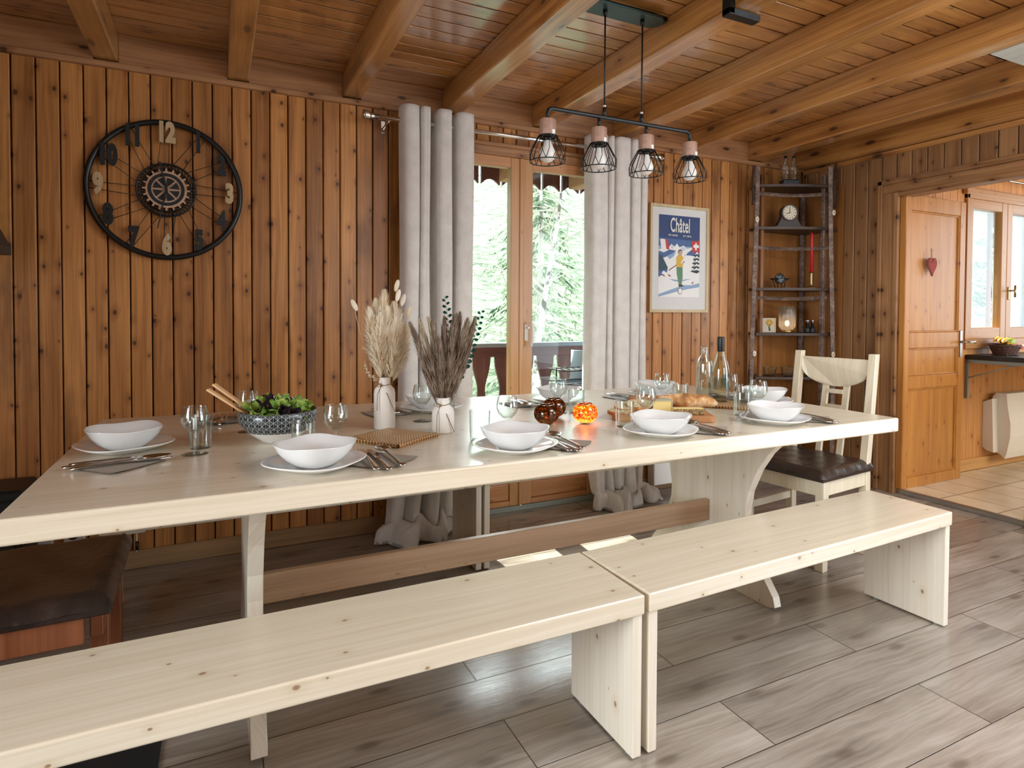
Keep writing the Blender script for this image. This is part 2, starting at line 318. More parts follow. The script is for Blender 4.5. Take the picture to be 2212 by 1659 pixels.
M['reed'] = leafmat('taupe_reed_plume', lin('#83705f'), lin('#b3a290'), .4, 20)
M['straw'] = leafmat('pale_dried_grass', lin('#b8a988'), lin('#d9cfb4'), .25, 20)
M['euca'] = leafmat('dark_green_eucalyptus_leaf', lin('#123a34'), lin('#2c5c4c'), .2, 20)
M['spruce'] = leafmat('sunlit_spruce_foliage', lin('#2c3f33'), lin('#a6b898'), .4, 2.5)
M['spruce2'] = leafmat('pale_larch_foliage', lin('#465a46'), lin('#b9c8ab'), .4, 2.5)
M['twig'] = plain('pale_bare_twig', lin('#b9b4a4'), .9)
M['birch'] = (lambda t: (t.coords(), t.set(Base_Color=t.ramp(t.noise(t.obj, 5, 4), [(.40, lin('#5a5248')), (.5, lin('#d9d8d0'))]), Roughness=.8), t.m)[-1])(NT('white_birch_bark'))
M['hill'] = (lambda t: (t.coords(), t.set(Base_Color=t.ramp(t.noise(t.obj, 1.6, 6, .7), [(.35, lin('#34493a')), (.5, lin('#6d8260')), (.65, lin('#a9b699'))]), Roughness=.95), t.bump(t.noise(t.obj, 3, 6), .4), t.m)[-1])(NT('wooded_hillside_ground'))
def rattan():
    t = NT('woven_rattan'); x, y, z = t.coords()
    ax = t.math('ABSOLUTE', x); ay = t.math('ABSOLUTE', y)
    hor = t.math('GREATER_THAN', ax, ay)
    r = t.math('MAXIMUM', ax, ay); s = t.mix(hor, t.vec(x, x, x), t.vec(y, y, y)); ss = t.new('ShaderNodeSeparateColor'); t.put(ss.inputs[0], s)
    a = t.math('SINE', t.math('MULTIPLY', r, 1250.0)); b = t.math('SINE', t.math('ADD', t.math('MULTIPLY', ss.outputs[0], 520.0), t.math('MULTIPLY', t.math('FLOOR', t.math('MULTIPLY', r, 199.0)), 3.14)))
    h = t.math('ADD', t.math('MULTIPLY', a, .5), t.math('MULTIPLY', b, .5))
    t.set(Base_Color=t.ramp(t.math('ADD', .5, t.math('MULTIPLY', h, .5)), [(.2, lin('#7a4e28')), (.5, lin('#c08a50')), (.8, lin('#f0d09a'))]), Roughness=.35)
    t.bump(h, .002); return t.m
M['rattan'] = rattan()
def salad_pat():
    t = NT('black_white_geometric_glaze'); x, y, z = t.coords()
    ang = t.math('MULTIPLY', t.math('ARCTAN2', y, x), 16.0); v = t.math('MULTIPLY', z, 170.0)
    a = t.math('ABSOLUTE', t.math('SINE', t.math('ADD', ang, v))); b = t.math('ABSOLUTE', t.math('SINE', t.math('SUBTRACT', ang, v)))
    c = t.math('ABSOLUTE', t.math('SINE', t.math('MULTIPLY', ang, 2.0)))
    l = t.step(t.math('MINIMUM', t.math('MINIMUM', a, b), c), .03, .12)
    d = t.math('GREATER_THAN', t.math('MULTIPLY', t.math('SINE', t.math('ADD', ang, v)), t.math('SINE', t.math('SUBTRACT', ang, v))), 0.0)
    col = t.mix(l, (.6, .6, .58), t.mix(d, (.014, .02, .024), (.055, .07, .075)))
    t.set(Base_Color=col, Roughness=.2); return t.m
M['salad'] = salad_pat()
def stripes():
    t = NT('black_white_striped_cloth'); x, y, z = t.coords()
    t.set(Base_Color=t.mix(t.math('GREATER_THAN', t.math('SINE', t.math('MULTIPLY', y, 400.0)), .3), (.75, .75, .73), (.02, .03, .035)), Roughness=.9); return t.m
M['stripe'] = stripes()

# ------------------------------------------------------------------ mesh helpers
class MB:
    def __init__(s): s.v = []; s.f = []; s.mi = []; s.sm = []; s.cur = 0
    def add(s, vs, fs, smooth=False):
        b = len(s.v); s.v += [tuple(p) for p in vs]; s.f += [tuple(b+i for i in f) for f in fs]
        s.mi += [s.cur]*len(fs); s.sm += [smooth]*len(fs); return s
    def box(s, x0, x1, y0, y1, z0, z1, bev=0, mat=None):
        if bev <= 0:
            vs = [(x, y, z) for z in (z0, z1) for y in (y0, y1) for x in (x0, x1)]
            fs = [(0, 2, 3, 1), (4, 5, 7, 6), (0, 1, 5, 4), (2, 6, 7, 3), (0, 4, 6, 2), (1, 3, 7, 5)]
        else:
            b = min(bev, abs(x1-x0)*.49, abs(y1-y0)*.49, abs(z1-z0)*.49); vs = []; ix = {}
            for a, X in enumerate((x0, x1)):
                for c, Y in enumerate((y0, y1)):
                    for d, Z in enumerate((z0, z1)):
                        sx, sy, sz = (1, -1)[a], (1, -1)[c], (1, -1)[d]
                        for k, p in enumerate(((X, Y+sy*b, Z+sz*b), (X+sx*b, Y, Z+sz*b), (X+sx*b, Y+sy*b, Z))):
                            ix[(a, c, d, k)] = len(vs); vs.append(p)
            fs = []
            for a in (0, 1):
                fs.append([ix[(a, c, d, 0)] for c, d in ((0, 0), (0, 1), (1, 1), (1, 0))])
                fs.append([ix[(c, a, d, 1)] for c, d in ((0, 0), (0, 1), (1, 1), (1, 0))])
                fs.append([ix[(c, d, a, 2)] for c, d in ((0, 0), (0, 1), (1, 1), (1, 0))])
            for c in (0, 1):
                for d in (0, 1):
                    fs.append([ix[(0, c, d, 1)], ix[(1, c, d, 1)], ix[(1, c, d, 2)], ix[(0, c, d, 2)]])
                    fs.append([ix[(c, 0, d, 0)], ix[(c, 1, d, 0)], ix[(c, 1, d, 2)], ix[(c, 0, d, 2)]])
                    fs.append([ix[(c, d, 0, 0)], ix[(c, d, 1, 0)], ix[(c, d, 1, 1)], ix[(c, d, 0, 1)]])
                    for e in (0, 1): fs.append([ix[(c, d, e, 0)], ix[(c, d, e, 1)], ix[(c, d, e, 2)]])
        if mat: vs = [mat @ Vector(v) for v in vs]
        return s.add(vs, fs)
    def prism(s, pts, h0, h1, axis='z', smooth=False):
        n = len(pts)
        def P(p, h): return {'z': (p[0], p[1], h), 'y': (p[0], h, p[1]), 'x': (h, p[0], p[1])}[axis]
        vs = [P(p, h0) for p in pts]+[P(p, h1) for p in pts]
        s.add(vs, [tuple(range(n)), tuple(range(2*n-1, n-1, -1))]); b = len(s.v)-2*n
        s.f += [(b+i, b+(i+1) % n, b+n+(i+1) % n, b+n+i) for i in range(n)]; s.mi += [s.cur]*n; s.sm += [smooth]*n
        return s
    def lathe(s, prof, seg=32, cx=0, cy=0, cz=0, rf=None, zf=None, smooth=True, close=True):
        vs = []; n = len(prof)
        for i in range(seg):
            a = 2*PI*i/seg; k = rf(a) if rf else 1
            for r, z in prof:
                zz = z+(zf(a, r, z) if zf else 0); vs.append((cx+r*k*math.cos(a), cy+r*k*math.sin(a), cz+zz))
        fs = [(i*n+j, ((i+1) % seg)*n+j, ((i+1) % seg)*n+j+1, i*n+j+1) for i in range(seg) for j in range(n-1)]
        return s.add(vs, fs, smooth)
    def tube(s, path, r, seg=8, smooth=True, caps=True, flat=None):
        path = [Vector(p) for p in path]; n = len(path); rr = r if isinstance(r, (list, tuple)) else [r]*n
        vs = []; prev = None
        for i, p in enumerate(path):
            d = (path[min(i+1, n-1)]-path[max(i-1, 0)]).normalized()
            if prev is None: a = Vector((0, 0, 1)) if abs(d.z) < .9 else Vector((1, 0, 0)); u = d.cross(a).normalized()
            else: u = (prev-d*prev.dot(d)).normalized()
            prev = u; v = d.cross(u)
            for k in range(seg):
                t = 2*PI*k/seg; vs.append(p+u*math.cos(t)*rr[i]+v*math.sin(t)*rr[i]*(flat or 1))
        fs = [(i*seg+k, i*seg+(k+1) % seg, (i+1)*seg+(k+1) % seg, (i+1)*seg+k) for i in range(n-1) for k in range(seg)]
        s.add(vs, fs, smooth)
        if caps: b = len(s.v)-n*seg; s.f += [tuple(b+k for k in range(seg-1, -1, -1)), tuple(b+(n-1)*seg+k for k in range(seg))]; s.mi += [s.cur]*2; s.sm += [False]*2
        return s
    def cyl(s, x, y, z0, z1, r, seg=24, r2=None): return s.tube([(x, y, z0), (x, y, z1)], [r, r if r2 is None else r2], seg)
    def ball(s, c, r, seg=16, rings=10, sc=(1, 1, 1)):
        vs = []; fs = []
        for i in range(rings+1):
            t = PI*i/rings
            for k in range(seg): a = 2*PI*k/seg; vs.append((c[0]+r*sc[0]*math.sin(t)*math.cos(a), c[1]+r*sc[1]*math.sin(t)*math.sin(a), c[2]-r*sc[2]*math.cos(t)))
        for i in range(rings):
            for k in range(seg): fs.append((i*seg+k, i*seg+(k+1) % seg, (i+1)*seg+(k+1) % seg, (i+1)*seg+k))
        return s.add(vs, fs, True)
    def grid(s, fn, nu, nv, smooth=True):
        vs = [fn(i/nu, j/nv) for j in range(nv+1) for i in range(nu+1)]
        fs = [(j*(nu+1)+i, j*(nu+1)+i+1, (j+1)*(nu+1)+i+1, (j+1)*(nu+1)+i) for j in range(nv) for i in range(nu)]
        return s.add(vs, fs, smooth)
    def xf(s, m, start=0):
        for i in range(start, len(s.v)): s.v[i] = tuple(m @ Vector(s.v[i]))
        return s
    def build(s, name, mat, parent=None, recalc=True):
        me = bpy.data.meshes.new(name); me.from_pydata(s.v, [], s.f)
        for m in (mat if isinstance(mat, list) else [mat]): me.materials.append(m)
        me.polygons.foreach_set('material_index', s.mi); me.polygons.foreach_set('use_smooth', s.sm)
        if recalc:
            import bmesh
            b = bmesh.new(); b.from_mesh(me); bmesh.ops.remove_doubles(b, verts=b.verts, dist=1e-6)
            bmesh.ops.recalc_face_normals(b, faces=b.faces); b.to_mesh(me); b.free()
        me.update(); o = bpy.data.objects.new(name, me); COL.objects.link(o)
        if parent: o.parent = parent
        return o

def tag(o, label=None, cat=None, group=None, kind=None):
    if label: o['label'] = label
    if cat: o['category'] = cat
    if group: o['group'] = group
    if kind: o['kind'] = kind
    return o
def thing(name, label, cat, loc=(0, 0, 0), rz=0, group=None, kind=None):
    o = bpy.data.objects.new(name, None); COL.objects.link(o); o.location = loc; o.rotation_euler = (0, 0, rz); o.empty_display_size = .05
    return tag(o, label, cat, group, kind)
def struct(o, label=None, cat=None): return tag(o, label, cat, kind='structure')
def kids(o): return [c for c in bpy.data.objects if c.parent == o]
def dup(o, loc=None, rz=None, label=None, group=None, parent=None):
    c = o.copy(); COL.objects.link(c)
    if parent: c.parent = parent
    for ch in kids(o): dup(ch, parent=c)
    if loc is not None: c.location = loc
    if rz is not None: c.rotation_euler = (c.rotation_euler[0], c.rotation_euler[1], rz)
    if label: c['label'] = label
    if group: c['group'] = group
    return c
def bevel(o, w=.003, seg=2):
    m = o.modifiers.new('soft edges', 'BEVEL'); m.width = w; m.segments = seg; m.limit_method = 'ANGLE'; m.angle_limit = .6; return o

def text_mesh(txt, size, depth, name, mat, parent=None, bold=0.0, align='CENTER', sx=1.0):
    c = bpy.data.curves.new(name, 'FONT'); c.body = txt; c.size = size; c.extrude = depth/2; c.offset = bold; c.align_x = align; c.align_y = 'CENTER'; c.resolution_u = 3
    t = bpy.data.objects.new('tmp', c); COL.objects.link(t); bpy.context.view_layer.update()
    me = bpy.data.meshes.new_from_object(t.evaluated_get(bpy.context.evaluated_depsgraph_get())); bpy.data.objects.remove(t)
    # stand the lettering up: x right, z up, facing -y
    for v in me.vertices: x, y, z = v.co; v.co = (x*sx, -z, y)
    me.materials.clear(); me.materials.append(mat); me.name = name
    o = bpy.data.objects.new(name, me); COL.objects.link(o)
    if parent: o.parent = parent
    return o

# ================================================================== SETTING
WY = 3.25; WX = 4.03; CZ = 2.42; BZ = 2.295
def boards(mb, lo, hi, pitch, off, face, z0, z1, axis, th=.015, gap=.005, ch=.004):
    """upright boards; axis 'x': run along x facing -y at y=face; 'y': run along y facing -x at x=face"""
    k = math.floor((lo-off)/pitch)
    while off+k*pitch < hi-1e-6:
        a = max(lo, off+k*pitch+gap/2); b = min(hi, off+(k+1)*pitch-gap/2); k += 1
        if b-a < .004: continue
        pr = [(a, face+th), (a, face+ch), (a+ch, face), (b-ch, face), (b, face+ch), (b, face+th)]
        if axis == 'x': mb.prism(pr, z0, z1)
        else: mb.prism([(q, p) for p, q in pr], z0, z1)
FX0, FX1, FZ1 = 1.02, 2.25, 2.115
mb = MB()
boards(mb, -2.6, FX0, .0849, .067, WY, 0, 2.275, 'x'); boards(mb, FX1, WX, .0849, .067, WY, 0, 2.275, 'x')
boards(mb, FX0, FX1, .0849, .067, WY, 2.17, 2.275, 'x')
mb.cur = 1
for a in ((-2.6, FX0, 0, 2.6), (FX1, 4.2, 0, 2.6), (FX0, FX1, FZ1, 2.6)): mb.box(a[0], a[1], WY+.0152, WY+.16, a[2], a[3])
struct(mb.build('wall_back', [M['wallA'], M['groove']]), 'orange pine board wall with the wheel clock and glass door', 'wall')
# side wall B with the kitchen doorway
OY0, OY1, OZ = 1.775, 2.50, 1.955
mb = MB()
boards(mb, OY1+.13, WY, .0965, .018, WX, 0, 2.245, 'y'); boards(mb, .9, OY0-.1, .0965, .018, WX, 0, 2.245, 'y')
boards(mb, OY0-.1, OY1+.13, .0965, .018, WX, 2.07, 2.245, 'y')
mb.cur = 1
X1 = WX+.0152
for y0, y1, z0, z1 in ((OY1+.03, WY+.16, 0, 2.6), (.5, OY0-.03, 0, 2.6), (OY0-.03, OY1+.03, OZ+.03, 2.6), (-2.6, -1.6, 0, 2.6), (-1.6, .5, 2.25, 2.6)): mb.box(X1, X1+.06, y0, y1, z0, z1)
struct(mb.build('wall_right', [M['wallB'], M['groove']]), 'brown pine board wall around the kitchen doorway', 'wall')
mb = MB()
for y0, y1, z0, z1 in ((-2.7, -.35, 0, 2.6), (1.05, WY+.16, 0, 2.6), (-.35, 1.05, 0, .55), (-.35, 1.05, 1.95, 2.6)): mb.box(-2.7, -2.6, y0, y1, z0, z1)
struct(mb.build('wall_left', M['wallA']), 'pine wall at the left of the room', 'wall')
mb = MB()
for x0, x1, z0, z1 in ((-2.6, -2.2, 0, 2.6), (-2.2, 1.4, 0, 2.6), (3.2, 4.1, 0, 2.6), (1.4, 3.2, 0, .85), (1.4, 3.2, 2.25, 2.6)): mb.box(x0, x1, -2.7, -2.6, z0, z1)
struct(mb.build('wall_front', M['wallA']), 'pine wall behind the photographer', 'wall')
mb = MB(); mb.box(-2.7, WX+.04, -2.7, WY+.02, -.06, 0)
struct(mb.build('floor', M['floor']), 'grey brown laminate plank floor of the dining room', 'floor')
# ceiling boards run along x
mb = MB(); y = 2.675-.0935*57
while y < WY-.01:
    a, b = y+.0045, min(y+.0935-.0045, WY); pr = [(a, CZ+.018), (a, CZ+.0015), (a+.0015, CZ), (b-.0015, CZ), (b, CZ+.0015), (b, CZ+.018)]
    if -.50 < y < .66: mb.prism(pr, -2.6, 1.62, axis='x'); mb.prism(pr, 2.98, WX, axis='x')  # boards left out for the added overhead fill lamp
    else: mb.prism(pr, -2.6, WX, axis='x')
    y += .0935
mb.cur = 1
for q in ((-2.7, WX+.1, -2.7, -.48), (-2.7, WX+.1, .72, WY+.16), (-2.7, 1.62, -.48, .72), (2.98, WX+.1, -.48, .72)): mb.box(*q, CZ+.0182, CZ+.1)
struct(mb.build('ceiling', [M['ceil'], M['groove']]), 'varnished board ceiling', 'ceiling')
mb = MB()
for q in ((1.60, 1.63, -.50, .74), (2.97, 3.0, -.50, .74), (1.63, 2.97, -.50, -.47), (1.63, 2.97, .71, .74)): mb.box(*q, CZ-.01, CZ+.16, .003)
struct(mb.build('fill_opening_lining', M['oakx']), 'added oak lining of the unseen opening for the overhead fill lamp', 'window')  # invented frame round the opening of the added overhead lamp
beams = [(-1.57, -1.47), (-1.03, -.935), (-.487, -.393), (.050, .142), (.587, .682), (1.130, 1.235), (1.698, 1.806), (2.274, 2.382), (2.882, 2.970), (3.455, 3.600), (3.93, WX)]
names = ['timber ceiling beam off to the left', 'timber ceiling beam left of the wheel clock wall end', 'dark ceiling beam over the wheel clock, first from the left', 'dark ceiling beam rising almost upright right of the wheel clock', 'brown ceiling beam ending above the wall between clock and curtains',
         'ceiling beam with glossy pale underside ending above the left curtain', 'ceiling beam gripped by the black steel bracket', 'smooth orange ceiling beam behind the right half of the pendant lamp', 'knotty split ceiling beam with white flaked underside', 'last free ceiling beam before the doorway wall', 'ceiling beam lying along the doorway wall']
for (a, b), lab in zip(beams, names):
    tag(MB().box(a, b, .745 if 1.6 < a < 2.98 else -2.6, WY-.002, BZ if b < WX else 2.272, CZ+.001, .006).build('ceiling_beam', M['beam']), lab, 'beam', 'ceiling beams')
mb = MB()
bb = [(-2.6, -1.57)]+[(beams[i][1], beams[i+1][0]) for i in range(len(beams)-1)]
for a, b in bb: mb.box(a, b, WY-.012, WY+.015, 2.288, CZ, .002)
struct(mb.build('trim_1', M['beamx']), 'dark header boards between the beams along the back wall', 'trim')
struct(MB().box(-2.6, WX, WY-.022, WY+.01, 2.262, 2.290, .004).build('trim_2', M['trimx']), 'thin moulding under the back wall header', 'trim')
struct(MB().box(WX-.022, WX+.01, .5, WY-.022, 2.238, 2.270, .004).build('trim_3', M['beam']), 'thin moulding above the doorway wall boards', 'trim')
tag(MB().box(2.975, 3.45, 1.30, 1.475, 2.292, 2.318, .003).build('ceiling_plank', wood('whitened_plank', 'Y', lin('#d9dbd2'), lin('#a9ada2'), lin('#5a5a50'), None, 0, .4, knots=.2, vary=0)), 'white painted plank crossing between two beams at the upper right', 'plank')
# skirtings
struct(MB().box(-2.6, FX0-.02, WY-.014, WY, 0, .085, .003).build('baseboard_back', M['skirt']), 'oak skirting board under the wheel clock wall', 'skirting')
struct(MB().box(FX1+.02, WX-.014, WY-.014, WY, 0, .085, .003).build('baseboard_back_right', M['skirt']), 'oak skirting board right of the glass door', 'skirting')
struct(MB().box(WX-.014, WX, OY1+.14, WY-.014, 0, .085, .003).build('baseboard_right', M['skirty']), 'oak skirting board beside the kitchen doorway', 'skirting')
# doorway casing and jambs
mb = MB()
mb.box(WX-.028, WX, OY1+.105, OY1+.135, 0, 2.075, .003); mb.box(WX-.012, WX, OY1+.03, OY1+.105, 0, OZ+.10, .002); mb.box(WX-.020, WX+.01, OY1, OY1+.03, 0, OZ+.03, .003)
mb.box(WX, WX+.09, OY1, OY1+.03, 0, OZ+.03, .003); mb.box(WX-.020, WX+.09, OY0-.03, OY0, 0, OZ+.03, .003); mb.box(WX-.015, WX, OY0-.11, OY0-.03, 0, OZ+.1, .003)
struct(mb.build('trim_4', M['casing']), 'upright timber casing of the kitchen doorway', 'door casing')
mb = MB(); mb.box(WX-.028, WX, OY0-.12, OY1+.135, 2.045, 2.078, .003); mb.box(WX-.014, WX+.002, OY0-.11, OY1+.105, OZ+.03, 2.045, .002); mb.box(WX-.020, WX+.09, OY0, OY1, OZ, OZ+.03, .003)
struct(mb.build('trim_5', M['casingx']), 'timber head casing over the kitchen doorway', 'door casing')
struct(MB().box(WX+.02, WX+.05, OY0, OY1, -.001, .031, .003).build('trim_6', M['satin']), 'metal threshold strip of the kitchen doorway', 'threshold')

# ---- glazed balcony door (structure with parts)
d = thing('door_1', 'oak glazed double door to the balcony between the plush curtains', 'door', (0, 0, 0), kind='structure')
mb = MB(); mb.box(FX0, FX0+.05, WY-.02, WY+.10, 0, FZ1, .003); mb.box(FX1-.05, FX1, WY-.02, WY+.10, 0, FZ1, .003)
mb.build('frame', M['oakz'], d)
mb = MB(); mb.box(FX0, FX1, WY-.021, WY+.10, FZ1-.02, FZ1+.03, .003); mb.box(FX0-.03, FX1+.03, WY-.03, WY, FZ1+.03, 2.168, .005); mb.build('frame_head', M['trimx'], d)
MB().box(FX0+.03, FX1-.03, WY-.02, WY+.10, 0, .03, .002).build('sill_plate', M['grey'], d)
for a, b, sl, sr in ((FX0+.05, 1.628, .10, .072), (1.636, FX1-.05, .066, .10)):
    mb = MB(); mb.box(a, a+sl, WY-.012, WY+.045, .032, 2.095, .003); mb.box(b-sr, b, WY-.012, WY+.045, .032, 2.095, .003)
    s = mb.build('sash', M['oakz'], d)
    mb = MB(); mb.box(a+sl, b-sr, WY-.010, WY+.043, 2.036, 2.095, .002); mb.box(a+sl, b-sr, WY-.010, WY+.043, .44, .52, .002); mb.box(a+sl, b-sr, WY-.010, WY+.043, .032, .062, .002)
    for k in range(4): mb.box(a+sl, b-sr, WY+.0, WY+.035, .064+k*.094, .064+(k+1)*.094-.006, .004)
    mb.build('rail', M['dpanel'], s)
    MB().box(a+sl-.004, b-sr+.004, WY+.014, WY+.020, .516, 2.040).build('window_pane', M['pane'], s)
mb = MB(); mb.box(1.648, 1.672, WY-.020, WY-.012, 1.015, 1.115, .004); mb.tube([(1.66, WY-.02, 1.095), (1.66, WY-.05, 1.095)], .006); mb.build('handle_plate', M['white'], d)
mb = MB(); mb.tube([(1.674, WY-.052, 1.125), (1.684, WY-.056, 1.10), (1.684, WY-.056, 1.03), (1.674, WY-.052, .985)], .008); mb.build('handle', M['white'], d)
MB().box(1.612, 1.640, WY-.020, WY-.012, .032, 2.095, .004).build('meeting_strip', M['oakz'], d)

# ================================================================== BALCONY AND OUTSIDE
struct(MB().box(-1.5, 4.1, WY+.165, 4.8, -.16, -.06, .004).build('trim_7', M['balc']), 'balcony deck outside the glass door', 'balcony deck')
rl = thing('balcony_railing', 'brown chalet balcony railing with vase-shaped cut-outs outside the glass door', 'railing', (0, 4.65, -.06))
MB().box(-1.4, 4.1, -.05, .06, .955, .990, .006).build('cap_rail', plain('blue_grey_rail_cap', (.25, .30, .34), .5), rl)
MB().box(-1.4, 4.1, -.02, .03, .875, .955, .004).build('top_rail', M['balc'], rl)
MB().box(-1.4, 4.1, -.02, .03, .08, .15, .004).build('bottom_rail', M['balc'], rl)
def baluster(w=.062):
    L = []; N = 26
    for i in range(N+1):
        t = i/N; z = .14+t*.74
        cut = .024*math.exp(-((t-.26)/.09)**2)+.052*math.exp(-((t-.62)/.20)**2) + .016
        L.append((w+.038-cut-.0, z))
    return [(x, z) for x, z in L]+[(-x, z) for x, z in reversed(L)]
bp = baluster(); b0 = None
for k in range(26):
    x = -1.27+.2025*k
    if b0 is None: b0 = MB().prism(bp, .001, .022, axis='y').build('baluster', M['balcz'], rl); b0.location = (x, 0, 0)
    else:
        c = b0.copy(); COL.objects.link(c); c.location = (x, 0, 0)
for x in (-.4, 1.62, 3.6):
    MB().box(x-.045, x+.045, -.045, .045, .0, .955, .004).build('post', M['balcz'], rl)
# eaves
ev = thing('roof_eave', 'scalloped brown roof eave seen through the top of the glass door', 'roof', (0, 0, 0))
MB().box(-1.5, 4.2, WY+.16, 5.0, 2.50, 2.54).build('soffit', M['soffit'], ev)
for k in range(7):
    x = .10+k*.70
    MB().box(x, x+.12, WY+.165, 4.82, 2.318, 2.50, .004).build('rafter', M['rafter'], ev)
for k in range(28):
    x = -1.4+k*.2025; pts = [(x+.012, 2.50), (x+.012, 2.325)]
    for i in range(9): t = i/8; pts.append((x+.012+t*.178, 2.300+.050*math.sin(PI*t)))
    pts += [(x+.19, 2.325), (x+.19, 2.50)]
    MB().prism(pts, 4.87, 4.895, axis='y').build('fascia_board', M['balcz'], ev)
# barbecue and blue-grey cover on the balcony
bq = thing('barbecue_grill', 'small wire-rack barbecue on the balcony behind the right door pane', 'barbecue', (2.62, 4.12, -.06))
mb = MB()
for i in range(9): mb.tube([(-.22+i*.055, -.12, .80), (-.22+i*.055, .12, .80)], .004, 6)
for yy in (-.13, .13): mb.tube([(-.24, yy, .80), (.24, yy, .80)], .006, 6); mb.tube([(-.24, yy, .70), (.24, yy, .70)], .006, 6)
for xx in (-.24, .24): mb.tube([(xx, -.13, .8), (xx, .13, .8)], .006, 6); mb.tube([(xx, 0, .7), (xx, 0, .82)], .006, 6)
mb.build('grill_rack', M['black'], bq)
MB().lathe([(.02, .60), (.20, .66), (.22, .70), (.21, .70), (.19, .67), (.0, .62)], 24).build('fire_bowl', plain('blue_grey_enamel', (.18, .24, .30), .4), bq)
mb = MB()
for a in (0, 2.1, 4.2): mb.tube([(.12*math.cos(a), .12*math.sin(a), .64), (.24*math.cos(a), .24*math.sin(a), .002)], .009, 6)
mb.build('stand', M['black'], bq)
cv = MB(); cv.grid(lambda u, v: (2.92+.26*math.cos(PI*u)*(1-.15*v), 4.42-.16*math.sin(PI*u)+.012*math.sin(9*u), -.058+.93*v), 16, 8)
tag(cv.build('folded_cover', plain('pale_blue_tarpaulin', (.42, .52, .58), .6)), 'pale blue-grey folded cover leaning on the balcony railing', 'cover')
bpy.data.objects['folded_cover'].modifiers.new('thickness', 'SOLIDIFY').thickness = .012

# hillside and trees
mb = MB()
def hz(x, y): return -3.2+max(0, (y-7))*.36+.35*math.sin(x*.4+y*.3)
mb.grid(lambda u, v: (-30+110*u, 4.0+50*v**1.3, hz(-30+110*u, 4.0+50*v**1.3)), 60, 34)
struct(mb.build('ground_hillside', M['hill'], recalc=False), 'sunlit wooded hillside beyond the balcony', 'hillside')
def conifer_mesh(seed, h=9.0, rad=1.75, n=46, droop=.35):
    r = random.Random(seed); fol = MB(); br = MB()
    for i in range(n*3):
        t = r.random()**.85; z = h*(.04+.94*t); L = rad*(1-t)**.75*r.uniform(.6, 1.05)+.15; a = r.uniform(0, 2*PI)
        dx, dy = math.cos(a), math.sin(a); N = 5
        pts = [(dx*L*s/N, dy*L*s/N, z-droop*L*(s/N)**1.6+.06*math.sin(s+i)) for s in range(N+1)]
        if i % 3 == 0: br.tube(pts, [.018*(1-s/(N+1)) for s in range(N+1)], 4, caps=False)
        for s in range(26):
            q = r.random()**.7*N; k = min(int(q), N-1); f = q-k
            p = Vector(pts[k]).lerp(Vector(pts[k+1]), f)
            wv = r.uniform(-1, 1); ln = r.uniform(.10, .26)*(1.15-.4*q/N); sd = Vector((-dy, dx, 0))*wv*ln*1.1
            hang = Vector((r.uniform(-.04, .04), r.uniform(-.04, .04), -ln*r.uniform(.3, 1.0)))
            e = p+sd+hang+Vector((dx, dy, 0))*ln*.5; wd = Vector((dx, dy, r.uniform(-.6, .6)))*r.uniform(.010, .028)
            b = len(fol.v); fol.v += [tuple(p-wd), tuple(p+wd), tuple(e+wd*.4), tuple(e-wd*.4)]; fol.f.append((b, b+1, b+2, b+3)); fol.mi.append(0); fol.sm.append(False)
    br.tube([(0, 0, -.3), (0, 0, h*.5), (0, 0, h)], [.16, .10, .02], 7)
    return fol, br
protos = []
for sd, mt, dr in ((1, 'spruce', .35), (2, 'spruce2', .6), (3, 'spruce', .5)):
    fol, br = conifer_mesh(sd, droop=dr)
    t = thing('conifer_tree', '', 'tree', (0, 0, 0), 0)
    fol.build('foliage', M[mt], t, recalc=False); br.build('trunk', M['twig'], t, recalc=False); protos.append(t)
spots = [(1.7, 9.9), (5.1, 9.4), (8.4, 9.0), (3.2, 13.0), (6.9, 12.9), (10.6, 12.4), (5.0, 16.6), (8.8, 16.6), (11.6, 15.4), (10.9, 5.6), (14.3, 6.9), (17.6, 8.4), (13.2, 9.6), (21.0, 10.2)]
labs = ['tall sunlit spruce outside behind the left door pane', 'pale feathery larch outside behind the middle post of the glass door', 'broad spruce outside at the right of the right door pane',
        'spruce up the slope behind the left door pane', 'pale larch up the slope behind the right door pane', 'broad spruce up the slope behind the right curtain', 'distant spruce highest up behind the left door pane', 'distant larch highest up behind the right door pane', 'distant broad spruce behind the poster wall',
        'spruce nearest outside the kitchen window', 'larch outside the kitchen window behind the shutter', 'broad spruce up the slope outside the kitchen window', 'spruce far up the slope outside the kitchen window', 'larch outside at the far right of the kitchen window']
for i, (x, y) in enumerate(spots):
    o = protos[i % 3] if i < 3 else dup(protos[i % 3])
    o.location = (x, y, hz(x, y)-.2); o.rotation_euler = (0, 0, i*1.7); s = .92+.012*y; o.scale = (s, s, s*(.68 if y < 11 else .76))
    o['group'] = 'conifers on the hillside'; o['label'] = labs[i]
